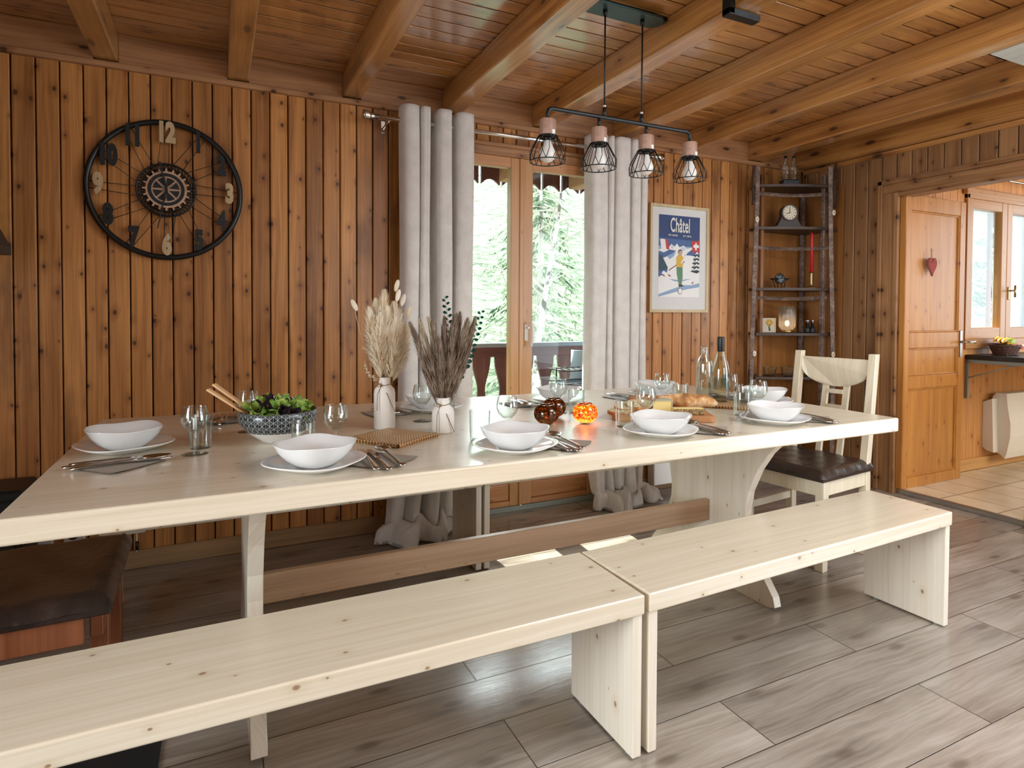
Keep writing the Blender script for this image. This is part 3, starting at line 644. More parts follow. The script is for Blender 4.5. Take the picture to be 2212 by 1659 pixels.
def bare_tree(seed, h, lean):
    r = random.Random(seed); mb = MB(); tw = MB()
    tr = [(lean*(k/8)**1.5+.05*math.sin(k), .05*math.cos(k*1.3), h*k/8) for k in range(9)]
    mb.tube(tr, [.085*(1-k/10) for k in range(9)], 8)
    for i in range(46):
        k = r.uniform(1.2, 7.6); p = Vector(tr[int(k)]).lerp(Vector(tr[int(k)+1]), k-int(k)); a = r.uniform(0, 2*PI); L = r.uniform(.6, 1.7)
        pts = [p]; d = Vector((math.cos(a), math.sin(a), r.uniform(.1, .9))).normalized()
        for s in range(6): d = (d+Vector((r.uniform(-.3, .3), r.uniform(-.3, .3), r.uniform(-.3, .12)))).normalized(); pts.append(pts[-1]+d*L/6)
        tw.tube(pts, [.014*(1-s/8) for s in range(7)], 5, caps=False)
        for j in range(3):
            q = pts[r.randint(1, 5)]; d2 = Vector((r.uniform(-1, 1), r.uniform(-1, 1), r.uniform(-.5, .5))).normalized()
            tw.tube([q, q+d2*.2, q+d2*.38+Vector((0, 0, -.08))], [.007, .005, .002], 4, caps=False)
    return mb, tw
for (x, y, h, ln, sd, lab) in ((3.75, 7.3, 6.6, .5, 11, 'white birch with bare curved twigs behind the right door pane'), (2.65, 7.6, 6.2, -.5, 12, 'thin leafless birch behind the left door pane'), (8.7, 4.9, 5.5, .4, 13, 'bare white tree outside the kitchen window')):
    t = thing('birch_tree', lab, 'tree', (x, y, hz(x, y)-.1)); a, b = bare_tree(sd, h, ln)
    a.build('trunk', M['birch'], t, recalc=False); b.build('branches', M['twig'], t, recalc=False)
#@@SPLIT1
# ================================================================== KITCHEN BEYOND THE DOORWAY
KY = 2.57
struct(MB().box(WX+.045, 7.1, .3, KY+.02, -.03, .03).build('floor_kitchen', M['tile']), 'cream tiled kitchen floor', 'floor')
KX0, KX1, KZ0, KZ1 = 4.90, 6.08, 1.00, 2.065
mb = MB(); K = dict(pitch=.088, off=4.10)
boards(mb, WX+.09, KX0, .088, 4.1, KY, .03, 2.62, 'x', gap=.0025, ch=.002); boards(mb, KX1, 7.1, .088, 4.1, KY, .03, 2.62, 'x', gap=.0025, ch=.002)
boards(mb, KX0, KX1, .088, 4.1, KY, .03, KZ0, 'x', gap=.0025, ch=.002); boards(mb, KX0, KX1, .088, 4.1, KY, KZ1, 2.62, 'x', gap=.0025, ch=.002)
mb.cur = 1
for a in ((WX+.09, KX0, .0, 2.7), (KX1, 7.1, .0, 2.7), (KX0, KX1, .0, KZ0), (KX0, KX1, KZ1, 2.7)): mb.box(a[0], a[1], KY+.0152, KY+.12, a[2], a[3])
struct(mb.build('wall_kitchen', [M['kwall'], M['groove']]), 'light pine board wall of the kitchen', 'wall')
mb = MB(); mb.box(7.1, 7.2, .3, .9, 0, 2.7); mb.box(7.1, 7.2, .9, KY+.1, 0, .9); mb.box(7.1, 7.2, .9, KY+.1, 2.3, 2.7)
mb.box(7.1, 7.2, 2.3, KY+.1, .9, 2.3)
for x0, x1, z0, z1 in ((4.11, 4.75, 0, 2.7), (4.75, 6.9, 0, .75), (4.75, 6.9, 1.93, 2.7), (6.9, 7.2, 0, 2.7)): mb.box(x0, x1, .2, .3, z0, z1)
struct(mb.build('wall_kitchen_outer', M['kwall']), 'far walls of the kitchen', 'wall')
struct(MB().box(WX+.09, 7.2, .2, KY+.1, 2.62, 2.7).build('ceiling_kitchen', M['kwall']), 'pine kitchen ceiling', 'ceiling')
tag(MB().box(5.35, 7.0, 2.1, 2.22, 2.24, 2.40, .01).build('dark_beam', M['shelfx']), 'dark rough beam under the kitchen ceiling at the upper right', 'beam')
struct(MB().box(WX+.09, 7.1, KY-.014, KY, .03, .115, .003).build('baseboard_kitchen', wood('pale_pine_skirting', 'X', lin('#d8a566'), lin('#c28f52'), PK, None, 0, .5, knots=.2)), 'pale pine skirting in the kitchen', 'skirting')
wd = thing('window_1', 'oak casement window of the kitchen with white shutter behind it', 'window', (0, 0, 0), kind='structure')
mb = MB(); mb.box(KX0, KX0+.03, KY-.02, KY+.10, KZ0, KZ1, .003); mb.box(KX1-.03, KX1, KY-.02, KY+.10, KZ0, KZ1, .003); mb.build('frame', M['oakz'], wd)
mb = MB(); mb.box(KX0-.035, KX1+.03, KY-.035, KY, KZ1-.005, KZ1+.045, .006); mb.box(KX0-.01, KX1+.01, KY-.03, KY, KZ0-.065, KZ0+.005, .004); mb.box(KX0, KX1, KY-.02, KY+.1, KZ1-.03, KZ1); mb.build('frame_rail', M['oakx'], wd)
for a, b, sl, sr in ((KX0+.03, 5.44, .055, .07), (5.444, KX1-.03, .07, .055)):
    mb = MB(); mb.box(a, a+sl, KY-.015, KY+.04, KZ0+.005, KZ1-.03, .003); mb.box(b-sr, b, KY-.015, KY+.04, KZ0+.005, KZ1-.03, .003); s = mb.build('sash', M['oakz'], wd)
    mb = MB(); mb.box(a+sl, b-sr, KY-.013, KY+.038, KZ0+.005, KZ0+.09, .003); mb.box(a+sl, b-sr, KY-.013, KY+.038, KZ1-.10, KZ1-.03, .003); mb.build('rail', M['oakx'], s)
    MB().box(a+sl-.004, b-sr+.004, KY+.01, KY+.016, KZ0+.085, KZ1-.095).build('window_pane', M['pane'], s)
mb = MB(); mb.box(5.463, 5.481, KY-.022, KY-.015, 1.30, 1.40, .003); mb.tube([(5.472, KY-.02, 1.37), (5.472, KY-.06, 1.37)], .006); mb.tube([(5.472, KY-.06, 1.41), (5.472, KY-.06, 1.32)], .007); mb.build('handle', M['brass'], wd)
sh = tag(MB().box(5.505, 5.545, KY+.13, KY+.155, .95, 1.99, .004).build('window_shutter', plain('dark_red_shutter_paint', (.20, .05, .05), .5)), 'edge of a dark red shutter outside the left kitchen casement', 'shutter')
tag(MB().box(5.62, 6.9, KY+.14, KY+.165, .60, 1.99, .004).build('white_screen', plain('bright_white_board', (.86, .86, .90), .6)), 'bright white shutter board close outside the right kitchen casement', 'board')
ek = tag(MB().box(4.3, 7.4, KY+.125, KY+.63, 2.00, 2.16, .01).build('kitchen_eave', M['rafter']), 'wooden eave outside the top of the kitchen window', 'roof')
rd = thing('curtain_rod', 'thin steel curtain rod above the kitchen window', 'curtain rod', (0, 0, 0))
MB().tube([(5.02, KY-.09, 2.178), (6.6, KY-.09, 2.178)], .008).build('rod', M['steel'], rd)
MB().tube([(5.15, KY, 2.178), (5.15, KY-.09, 2.178)], .005).build('bracket', M['steel'], rd)
# open panelled door leaf, swung parallel to the window wall
d = thing('door_2', 'orange pine panelled kitchen door standing open', 'door', (4.045, 2.465, .03), kind='structure')
mb = MB(); W2, H2 = .675, 1.94
mb.box(0, .055, 0, .04, 0, H2, .004); mb.box(W2-.068, W2, 0, .04, 0, H2, .004)
for a, b in ((0, .07), (.66, .745), (.93, 1.035), (1.84, H2)): mb.box(.055, W2-.068, 0, .04, a, b, .003)
mb.build('door_frame', M['door'], d)
for a, b in ((.07, .66), (.745, .93), (1.035, 1.84)):
    MB().box(.05, W2-.063, .014, .026, a-.005, b+.005).box(.055, .067, .004, .03, a, b, .004).box(W2-.08, W2-.068, .004, .03, a, b, .004).box(.055, W2-.068, .004, .03, a, a+.012, .004).box(.055, W2-.068, .004, .03, b-.012, b, .004).build('door_panel', M['door'], d)
mb = MB(); mb.box(W2-.055, W2-.025, -.006, 0, .855, 1.045, .006); mb.tube([(W2-.04, -.004, .965), (W2-.04, -.05, .965), (W2+.03, -.052, .965), (W2+.045, -.05, .963)], .009, 10); mb.build('door_handle', M['satin'], d)
ht = thing('heart_ornament', 'small red stitched heart hanging on the kitchen door', 'ornament', (4.312, 2.463, 1.435))
pts = []
for k in range(32):
    t = 2*PI*k/32; pts.append((.0030*16*math.sin(t)**3*.95, .078+.0042*(13*math.cos(t)-5*math.cos(2*t)-2*math.cos(3*t)-math.cos(4*t))))
bevel(MB().prism(pts, -.016, -.002, axis='y').build('heart', M['heart'], ht), .004)
MB().tube([(p[0]*1.02, -.010, p[1]) for p in pts]+[(pts[0][0]*1.02, -.010, pts[0][1])], .0025, 6).build('rim', M['twine'], ht)
MB().tube([(0, -.008, .115), (-.006, -.004, .16), (0, -.003, .195)], .0015, 5).tube([(0, -.008, .115), (.006, -.004, .16), (0, -.003, .195)], .0015, 5).tube([(-.02, -.018, .098), (0, -.018, .110), (.02, -.018, .100)], .003, 5).build('hanging_string', M['twine'], ht)
# counter, bracket, heater
ct = thing('kitchen_counter', 'black-topped bar counter below the kitchen window', 'counter', (4.94, 0, 0))
MB().box(0, 1.9, 1.75, KY-.002, .858, .892, .003).build('worktop', M['counter'], ct)
MB().box(.01, 1.85, 1.77, KY-.005, .832, .858, .002).build('edge_frame', M['grey'], ct)
MB().box(.004, .022, KY-.02, KY-.001, .57, .83, .002).tube([(.013, KY-.01, .72), (.013, 2.27, .83)], .005, 6).build('bracket', M['grey'], ct)
hh = thing('wall_heater', 'cream curved panel heater on the kitchen wall', 'heater', (5.16, KY, 0))
mb = MB(); pr = [(-.03, .16), (-.03, .57), (-.055, .60), (-.12, .60), (-.128, .5), (-.148, .38), (-.148, .28), (-.128, .16), (-.115, .115), (-.09, .14)]
mb.prism(pr, .10, .95, axis='x'); mb.build('front_panel', M['cream'], hh)
MB().prism([(-.001, .19), (-.001, .53), (-.06, .56), (-.075, .16), (-.03, .17)], .03, .98, axis='x').build('side_housing', M['cream'], hh)
# fruit basket
bk = thing('fruit_basket', 'dark wicker basket with checked cloth on the kitchen counter', 'basket', (5.20, 2.44, .892))
mb = MB()
for k in range(7):
    z = .006+k*.011; a = .088+.033*k/6; b = .060+.024*k/6
    mb.tube([(a*math.cos(t*PI/18), b*math.sin(t*PI/18), z+.003*math.sin(t*3+k)) for t in range(37)], .0052, 6, caps=False)
for k in range(26): t = 2*PI*k/26; mb.tube([(.088*math.cos(t), .06*math.sin(t), .002), (.121*math.cos(t), .084*math.sin(t), .075)], .003, 5)
mb.box(-.08, .08, -.05, .05, .001, .006); mb.build('wicker_body', M['wicker'], bk)
mb = MB(); mb.grid(lambda u, v: (.02+.12*u, -.098+.20*v+.01*math.sin(8*u), .082-.07*max(0, .35-v)**1.0*(1+.5*math.sin(6*u))-.05*max(0, u-.8)), 12, 12); cl = mb.build('checked_cloth', M['gingham'], bk); cl.modifiers.new('thickness', 'SOLIDIFY').thickness = .002
def banana(rz, x, y, z):
    p = [Vector((-.085+.17*k/10, 0, .030*math.sin(PI*k/10))) for k in range(11)]
    r = [.004, .008, .014, .017, .018, .018, .018, .017, .014, .009, .005]
    return MB().tube(p, r, 8)
for k, (x, y, rz) in enumerate(((-.045, -.022, .25), (-.035, .004, .15), (-.018, .03, .05))):
    o = banana(rz, 0, 0, 0).build('banana', M['banana']); o.location = (5.20+x, 2.44+y, .968+.004*k); o.rotation_euler = (0, .2, rz)
    tag(o, ['front spotted banana in the kitchen fruit basket', 'middle spotted banana in the kitchen fruit basket', 'rear spotted banana in the kitchen fruit basket'][k], 'banana', 'bananas in the kitchen basket')
ap = thing('green_apple', 'green apple right of the bananas in the basket', 'apple', (5.27, 2.45, .948))
MB().lathe([(.0, .012), (.012, .004), (.026, .006), (.037, .026), (.038, .045), (.026, .064), (.010, .066), (0, .058)], 20).build('flesh', M['apple'], ap); MB().tube([(0, 0, .058), (.003, 0, .078)], .0015, 5).build('stem', M['brown'], ap)

# ================================================================== TABLE, BENCHES, CHAIRS
TZ = .779
tb = thing('dining_table', 'long whitewashed spruce dining table with curved panel legs', 'table', (0, 0, 0))
TX0, TX1, TY0, TY1 = -.393, 2.39, 1.470, 2.694
bevel(MB().box(TX0, TX1, TY0, TY1, TZ-.054, TZ).build('tabletop', M['spx'], tb), .006, 3)
def tleg(x0, x1):
    yc = 2.08; half = [(.0, .348), (.012, .385), (.05, .375), (.12, .32), (.20, .268), (.30, .233), (.36, .230), (.44, .245), (.54, .290), (.62, .345), (.68, .405), (.725, .47)]
    pts = [(yc-h, z) for z, h in half]+[(yc+h, z) for z, h in reversed(half)]
    o = MB().prism(pts, x0, x1, axis='x').build('leg', M['spz'], tb); return bevel(o, .002)
tleg(.070, .112); tleg(1.985, 2.022)
MB().box(.112, 1.985, 2.055, 2.083, .255, .350, .003).build('stretcher', M['stretch'], tb)
def bench(name, lab, loc, rz=0, L=1.466, grp=None):
    b = thing(name, lab, 'bench', loc, rz, grp)
    bevel(MB().box(0, L, 0, .322, .388, .440).build('seat', M['spx'], b), .005, 3)
    for x, dx in ((.004, .012), (L-.032, -.012)):
        o = MB().prism([(x, .388), (x+.028, .388), (x+.028+dx*0, .006), (x, .006)], .006, .316, axis='y').build('leg', M['spz'], b); bevel(o, .003)
        for yy in (.04, .27): MB().cyl(x+.014, yy, 0, .007, .011, 12).build('glide', M['grey'], o)
    return b
bench('bench', 'near spruce bench at the lower left, its end running out of the picture', (1.0085-1.466, 1.272, 0))
bench('bench', 'near spruce bench at the right, standing fully in view', (1.0250, 1.272, 0), .036)
bench('bench', 'far bench on the window side, left one of the pair behind the table', (1.085-1.466, 2.538, 0))
bench('bench', 'far bench on the window side, right one of the pair behind the table', (1.090, 2.538, 0))

def chair(lab, loc, rz, wm, sw=.43, name='dining_chair', inset=.02):
    """seat front towards -x (local), back posts at +x"""
    c = thing(name, lab, 'chair', loc, rz)
    D = .41; w = sw/2
    for sgn in (-1, 1):
        y = sgn*(w-.02); yf = sgn*(w-inset)
        bevel(MB().box(-.205, -.163, yf-.021, yf+.021, 0, .415).build('leg', wm, c), .003)
        pr = [(.170, 0), (.212, 0), (.205, .42), (.275, .985), (.238, .985), (.165, .42)]
        bevel(MB().prism(pr, y-.019, y+.019, axis='y').build('back_post', wm, c), .003)
    mb = MB(); mb.box(-.163, .17, -w+.008, -w+.034, .345, .418, .002); mb.box(-.163, .17, w-.034, w-.008, .345, .418, .002); mb.box(-.20, -.172, -w+.04, w-.04, .345, .418, .002); mb.box(.172, .20, -w+.04, w-.04, .345, .418, .002)
    mb.build('apron', wm, c)
    if inset < .1:
        for sgn in (-1, 1): MB().box(-.17, .18, sgn*(w-.02)-.009, sgn*(w-.02)+.009, .185, .222, .002).build('side_stretcher', wm, c)
    def sf(u, v):
        a = u*2-1; b = v*2-1; e = max(abs(a), abs(b)); k = (1-min(1, max(0, (e-.80)/.2))**2)
        return (a*(.225+.0012*math.sin(b*20)), b*(w+.010+.0012*math.sin(a*22)), .432+.036*math.sqrt(max(0, k))+.002*math.sin(a*9+b*7))
    mb = MB(); mb.grid(sf, 28, 28); mb.box(-.222, .222, -w-.008, w+.008, .416, .434, .003); mb.build('seat', M['leather'], c)
    hw = w-.039
    def px(z): return .205+(z-.42)*.070/.565-.004
    N = 14; pts = [(-hw, .955), (hw, .955)]+[(hw*math.cos(PI*k/N), .905-.10*math.sin(PI*k/N)) for k in range(N+1)]
    start = MB(); start.prism([(p[0], p[1]) for p in pts], -.010, .010, axis='x')
    # curved top rail bent backwards
    start.v = [(px(z)+x+.035*(1-(y/hw)**2)-.012, y, z) for x, y, z in start.v]
    start.build('top_rail', wm, c)
    for yy in (-.055, .055): MB().prism([(px(.43)-.008, .43), (px(.43)+.010, .43), (px(.83)+.032, .83), (px(.83)+.014, .83)], yy-.014, yy+.014, axis='y').build('slat', wm, c)
    for z in (.62, .70, .78): MB().box(px(z)+.004, px(z)+.018, -.042, .042, z-.011, z+.011, .001).build('rung', wm, c)
    return c
chair('pale wooden chair with dark leather seat at the right end of the table', (2.655, 2.095, 0), .12, M['birchz'])
chair('reddish wooden chair with black leather seat at the left end of the table', (-.475, 2.06, 0), PI+.02, M['redwood'], .50, inset=.115)

# ================================================================== DARK HEARTH AT THE LEFT
struct(MB().box(-2.4, -.145, .7, 1.93, 0, .006, .001).build('floor_hearth', M['slate']), 'black slate hearth slab at the lower left', 'floor')
st = thing('wood_stove_box', 'low black cabinet against the wall at the far left', 'cabinet', (-1.2, 3.0, 0))
MB().box(-.5, .50, -.02, .22, .03, .475, .01).build('body', M['slate'], st); MB().box(-.48, .48, -.035, -.02, .06, .44, .006).build('door', M['hood'], st); MB().box(-.46, .46, 0, .2, 0, .03).build('plinth', M['black'], st)
hd = thing('fireplace_hood', 'corner of a dark metal fireplace hood at the left picture edge', 'fireplace hood', (-1.31, 2.82, 1.40))
mb = MB(); a, b = .575, .22
vs = [(-a, -b, 0), (a, -b, 0), (a, b, 0), (-a, b, 0), (-a, -b, .03), (a, -b, .03), (a, b, .03), (-a, b, .03), (-.30, -.15, .75), (.26, -.15, .75), (.26, .15, .75), (-.30, .15, .75)]
mb.add(vs, [(0, 1, 2, 3), (0, 1, 5, 4), (1, 2, 6, 5), (2, 3, 7, 6), (3, 0, 4, 7), (4, 5, 9, 8), (5, 6, 10, 9), (6, 7, 11, 10), (7, 4, 8, 11), (8, 9, 10, 11)])
mb.build('hood', M['hood'], hd); MB().cyl(0, 0, .75, 1.018, .11).build('flue', M['hood'], hd)
# wall sockets and lead
for x, lab, cat in ((-.69, 'white wall box below the left end of the table, leftmost', 0), (-.575, 'white wall socket with a black plug below the table', 1), (-.345, 'white wall socket with a hanging lead right of the chair', 2)):
    s = thing('wall_socket', lab, 'socket', (x, WY, .20)); MB().box(-.040, .040, -.022, 0, -.035, .045, .005).build('housing', M['white'], s)
    if cat == 1: MB().cyl(0, 0, 0, .03, .022, 16).xf(Matrix.Translation((0, -.02, .005)) @ Matrix.Rotation(PI/2, 4, 'X')).build('plug', M['black'], s)
    if cat == 2: MB().tube([(.005, -.015, -.03), (.006, -.02, -.10), (.004, -.018, -.12)], .003, 6).build('lead', M['cream'], s); MB().tube([(.006, -.02, -.07), (.006, -.02, -.11)], .007, 8).build('inline_switch', M['black'], s)
    if cat == 0: MB().box(-.03, .03, -.026, -.02, -.02, .03, .002).build('cover', M['cream'], s)
rh = thing('wall_heater', 'white panel heater low on the wall right of the glass door', 'heater', (2.56, WY, 0))
bevel(MB().box(0, .62, -.10, -.03, .055, .52).build('front_panel', M['white'], rh), .008); MB().box(.03, .59, -.04, -.001, .10, .48, .003).build('housing', M['white'], rh)

# ================================================================== WHEEL CLOCK
ck = thing('wheel_clock', 'large black bicycle-wheel wall clock with wood and black numerals', 'clock', (-.208, WY, 1.738))
def ring(mb, Rr, r, y, seg=72, n=10):
    vs = [(((Rr+r*math.cos(2*PI*j/n))*math.cos(2*PI*i/seg)), y+r*math.sin(2*PI*j/n), ((Rr+r*math.cos(2*PI*j/n))*math.sin(2*PI*i/seg))) for i in range(seg) for j in range(n)]
    mb.add(vs, [(i*n+j, ((i+1) % seg)*n+j, ((i+1) % seg)*n+(j+1) % n, i*n+(j+1) % n) for i in range(seg) for j in range(n)], True); return mb
ring(MB(), .308, .0125, -.028).build('rim', M['black'], ck)
for k in range(12):
    a0 = PI/2-2*PI*k/12
    for s1 in (-1, 1):
        a1 = a0+s1*.20+.12; a2 = a0+s1*.045
        MB().tube([(.112*math.cos(a1), -.03, .112*math.sin(a1)), (.305*math.cos(a2), -.028, .305*math.sin(a2))], .0016, 5).build('spoke', M['black'], ck)
mb = MB(); ring(mb, .119, .005, -.028); ring(mb, .098, .004, -.028)
for k in range(44): a = 2*PI*k/44; mb.tube([(.098*math.cos(a), -.030, .098*math.sin(a)), (.119*math.cos(a+.16), -.030, .119*math.sin(a+.16))], .0030, 5)
for k in range(18):
    a = 2*PI*k/18; mb.tube([(.098*math.cos(a), -.030, .098*math.sin(a)), (.084*math.cos(a), -.030, .084*math.sin(a))], [.007, .005], 6)
mb.build('sprocket', M['black'], ck)
pts = []
for k in range(20):
    for da, rr in ((-.30, .083), (-.14, .083), (-.10, .096), (.10, .096), (.14, .083)): a = 2*PI*(k+da)/20; pts.append((rr*math.cos(a), rr*math.sin(a)))
g = MB().prism(pts, -.046, -.034, axis='y').build('gear', M['gearwood'], ck)
def disc(r0, r1, y0, y1, mat, name, par, seg=48):
    mb = MB(); vs = []
    for i in range(seg): a = 2*PI*i/seg; vs += [(r*math.cos(a), y, r*math.sin(a)) for r, y in ((r0, y0), (r1, y0), (r1, y1), (r0, y1))]
    mb.add(vs, [(i*4+j, ((i+1) % seg)*4+j, ((i+1) % seg)*4+(j+1) % 4, i*4+(j+1) % 4) for i in range(seg) for j in range(4)]); return mb.build(name, mat, par)
disc(.060, .074, -.049, -.0455, M['blackw'], 'ring', g)
mb = MB()
for k in range(8):
    a0 = 2*PI*k/8+.07; a1 = 2*PI*(k+1)/8-.07
    mb.prism([(.014*math.cos((a0+a1)/2), .014*math.sin((a0+a1)/2))]+[(.053*math.cos(a0+(a1-a0)*t/6), .053*math.sin(a0+(a1-a0)*t/6)) for t in range(7)], -.049, -.0455, axis='y')
mb.build('spoke_window', M['blackw'], g)
for k in range(12):
    n = 12 if k == 0 else k; a = PI/2-2*PI*k/12; wd_ = n in (12, 3, 6, 9)
    o = text_mesh(str(n), .098, .014, 'numeral', M['clockwood'] if wd_ else M['blackw'], ck, bold=.0062, sx=.74)
    for v in o.data.vertices: v.co.z *= 1.22
    rr = .262 if n not in (12, 6) else .256
    o.location = (rr*math.cos(a), -.042, rr*math.sin(a)); o['label'] = ('pale wood numeral %d' if wd_ else 'black numeral %d') % n
for ang, L, wd_, nm in ((PI/2+.20, .125, .008, 'hour_hand'), (-PI/2-.19, .185, .006, 'minute_hand')):
    d_ = Vector((math.cos(ang), 0, math.sin(ang))); n_ = Vector((-d_.z, 0, d_.x)); y_ = -.056 if nm[0] == 'h' else -.059
    P = [(-d_*.045+n_*wd_*.7), (-d_*.045-n_*wd_*.7), (d_*L-n_*wd_*.35), (d_*L+n_*wd_*.35)]
    MB().prism([(p.x, p.z) for p in P], y_, y_-.002, axis='y').build(nm, M['blackw'], ck)
MB().ball((0, -.058, 0), .006, 12, 8).build('centre_pin', M['blackw'], ck)

# ================================================================== CURTAINS
RY = WY-.125; RZ = 2.182
cr = thing('curtain_rod', 'brushed steel curtain rod above the glass door', 'curtain rod', (0, 0, 0))
MB().tube([(.745, RY, RZ), (2.50, RY, RZ)], .0125, 14).build('rod', M['steel'], cr)
for x, s in ((.745, -1), (2.50, 1)):
    MB().lathe([(0, 0), (.013, 0), (.016, .028), (.022, .045), (.025, .05), (.023, .053), (.026, .058), (.024, .061), (.027, .066), (.025, .069), (.028, .076), (0, .078)], 24).xf(Matrix.Translation((x, RY, RZ)) @ Matrix.Rotation(s*PI/2, 4, 'Y')).build('finial', M['steel'], cr)
for x in (.80, 2.46): MB().tube([(x, WY, RZ-.02), (x, RY, RZ-.02), (x, RY, RZ-.01)], .006).box(x-.012, x+.012, WY-.006, WY, RZ-.05, RZ+.02, .002).build('bracket', M['steel'], cr)
def curtain(lab, cp, bx, puddle, seed):
    """cp: (x, y) points of the fold line at the rod, y < 0 in front of the rod"""
    r = random.Random(seed); n = len(cp); xs = [p[0] for p in cp]
    ct = thing('curtain', lab, 'curtain', ((xs[0]+xs[-1])/2, RY, 0)); ox = ct.location.x
    def prof(u):
        t = u*(n-1); k = min(int(t), n-2); f = t-k
        P = [cp[max(0, k-1)], cp[k], cp[k+1], cp[min(n-1, k+2)]]
        return [.5*((2*P[1][i])+(-P[0][i]+P[2][i])*f+(2*P[0][i]-5*P[1][i]+4*P[2][i]-P[3][i])*f*f+(-P[0][i]+3*P[1][i]-3*P[2][i]+P[3][i])*f**3) for i in (0, 1)]
    ZT = 2.250
    def fn(u, v):
        x, y = prof(u); V0 = .86; t = min(1, v*3); w_ = min(1, v/V0); lo = max(0, (w_-.72)/.28); q = max(0, (v-V0)/(1-V0))
        xb = bx[0]+(bx[1]-bx[0])*u
        x = x*(1-lo*.75)+xb*lo*.75+.007*math.sin(5*w_+u*9)*t
        y = y*(1+.12*math.sin(3*w_+u*5)*t)*(1-.3*lo)-.055*lo**2+.024*lo**1.5*math.sin(u*17+w_*9+seed)
        lift = .035+.05*(.5+.5*math.sin(u*13+seed))
        z = ZT-w_*(ZT-lift)
        if q > 0:
            x += (.05*math.sin(u*6+seed)+(u-.5)*.10)*q+.018*math.sin(u*29+q*4)*q
            y -= puddle*(.55+.45*math.sin(u*8.5+seed*1.3))*math.sin(q*PI*.5)
            z = lift*(1-q)**.7+.030*math.sin(PI*q)*(.6+.6*math.sin(u*21+seed+q*3))+.034*math.sin(PI*min(1, q*1.0))+.014
            if q > .86: z = max(.014, z-.02)
        return (x-ox, y, max(z, .014))
    mb = MB(); mb.grid(fn, (n-1)*7, 110); o = mb.build('fabric', M['fleece'], ct); sd = o.modifiers.new('thickness', 'SOLIDIFY'); sd.thickness = .016; sd.offset = 0
    for k in range(1, n-1):
        if abs(cp[k][1]) < .012:
            rg = MB(); ring(rg, .024, .0045, 0, 24, 6); o = rg.xf(Matrix.Rotation(PI/2, 4, 'Z')).build('eyelet', M['steel'], ct); o.location = (cp[k][0]-ox, 0, RZ)
    return ct
F_, B_ = -.058, .045
curtain('beige plush curtain left of the glass door, puddled on the floor', [(.868, .03), (.862, 0), (.872, F_*.9), (.905, F_*1.15), (.938, F_*.9), (.950, 0), (.953, .02), (.957, 0), (.966, F_), (.983, F_*1.1), (.998, F_), (1.007, 0), (1.022, B_), (1.044, B_), (1.052, 0), (1.060, F_), (1.088, F_*1.15), (1.116, F_), (1.125, 0), (1.134, B_), (1.150, B_), (1.158, 0), (1.170, F_*.9), (1.206, F_*1.1), (1.244, F_*.9), (1.255, 0), (1.250, .03)], (.74, 1.13), .13, 3)
curtain('beige plush curtain right of the glass door, puddled on the floor', [(2.016, .03), (2.012, 0), (2.024, F_*.8), (2.062, F_*.9), (2.108, F_), (2.122, 0), (2.125, .02), (2.130, 0), (2.140, F_), (2.158, F_), (2.170, 0), (2.176, .03), (2.182, 0), (2.194, F_*1.1), (2.234, F_*1.2), (2.278, F_), (2.290, 0), (2.295, .03), (2.301, 0), (2.312, F_), (2.336, F_*1.1), (2.356, F_), (2.364, 0), (2.369, .03), (2.375, 0), (2.386, F_), (2.412, F_), (2.432, 0), (2.430, .03)], (2.04, 2.38), .17, 8)
#@@SPLIT2
# ================================================================== PENDANT LAMP
LY = 2.05
pl = thing('pendant_lamp', 'four-light pendant with black wire cages and pinkish wooden sockets over the table', 'lamp', (1.49, LY, CZ))
pts = []
for k in range(25):
    a = -PI/2+PI*k/24; pts.append((.14+.048*math.cos(a), .048*math.sin(a)))
pts += [(-x, -y) for x, y in pts]
MB().prism(pts, -.030, -.022, axis='z').build('canopy', M['canopy'], pl); MB().box(-.14, .14, -.025, .025, -.022, -.0005, .002).build('canopy_mount', M['black'], pl)
BAR = 1.965-CZ
for x in (-.092, .092):
    c = MB().tube([(x, 0, -.03), (x, 0, BAR+.03)], .0035, 8).build('cord', M['black'], pl)
    MB().cyl(x, 0, -.052, -.030, .009, 12).build('cord_grip', M['black'], c); MB().cyl(x, 0, BAR, BAR+.040, .008, 12).build('bar_grip', M['black'], c); MB().cyl(x, 0, BAR+.040, BAR+.048, .006, 12).build('white_ferrule', M['white'], c)
xs = [-.351, -.117, .117, .351]
p = [(-.351, 0, BAR-.045), (-.351, 0, BAR-.018), (-.345, 0, BAR-.005), (-.331, 0, BAR), (.331, 0, BAR), (.345, 0, BAR-.005), (.351, 0, BAR-.018), (.351, 0, BAR-.045)]
MB().tube(p, .0085, 12).tube([(-.117, 0, BAR), (-.117, 0, BAR-.045)], .007, 10).tube([(.117, 0, BAR), (.117, 0, BAR-.045)], .007, 10).build('bar', M['black'], pl)
first = None
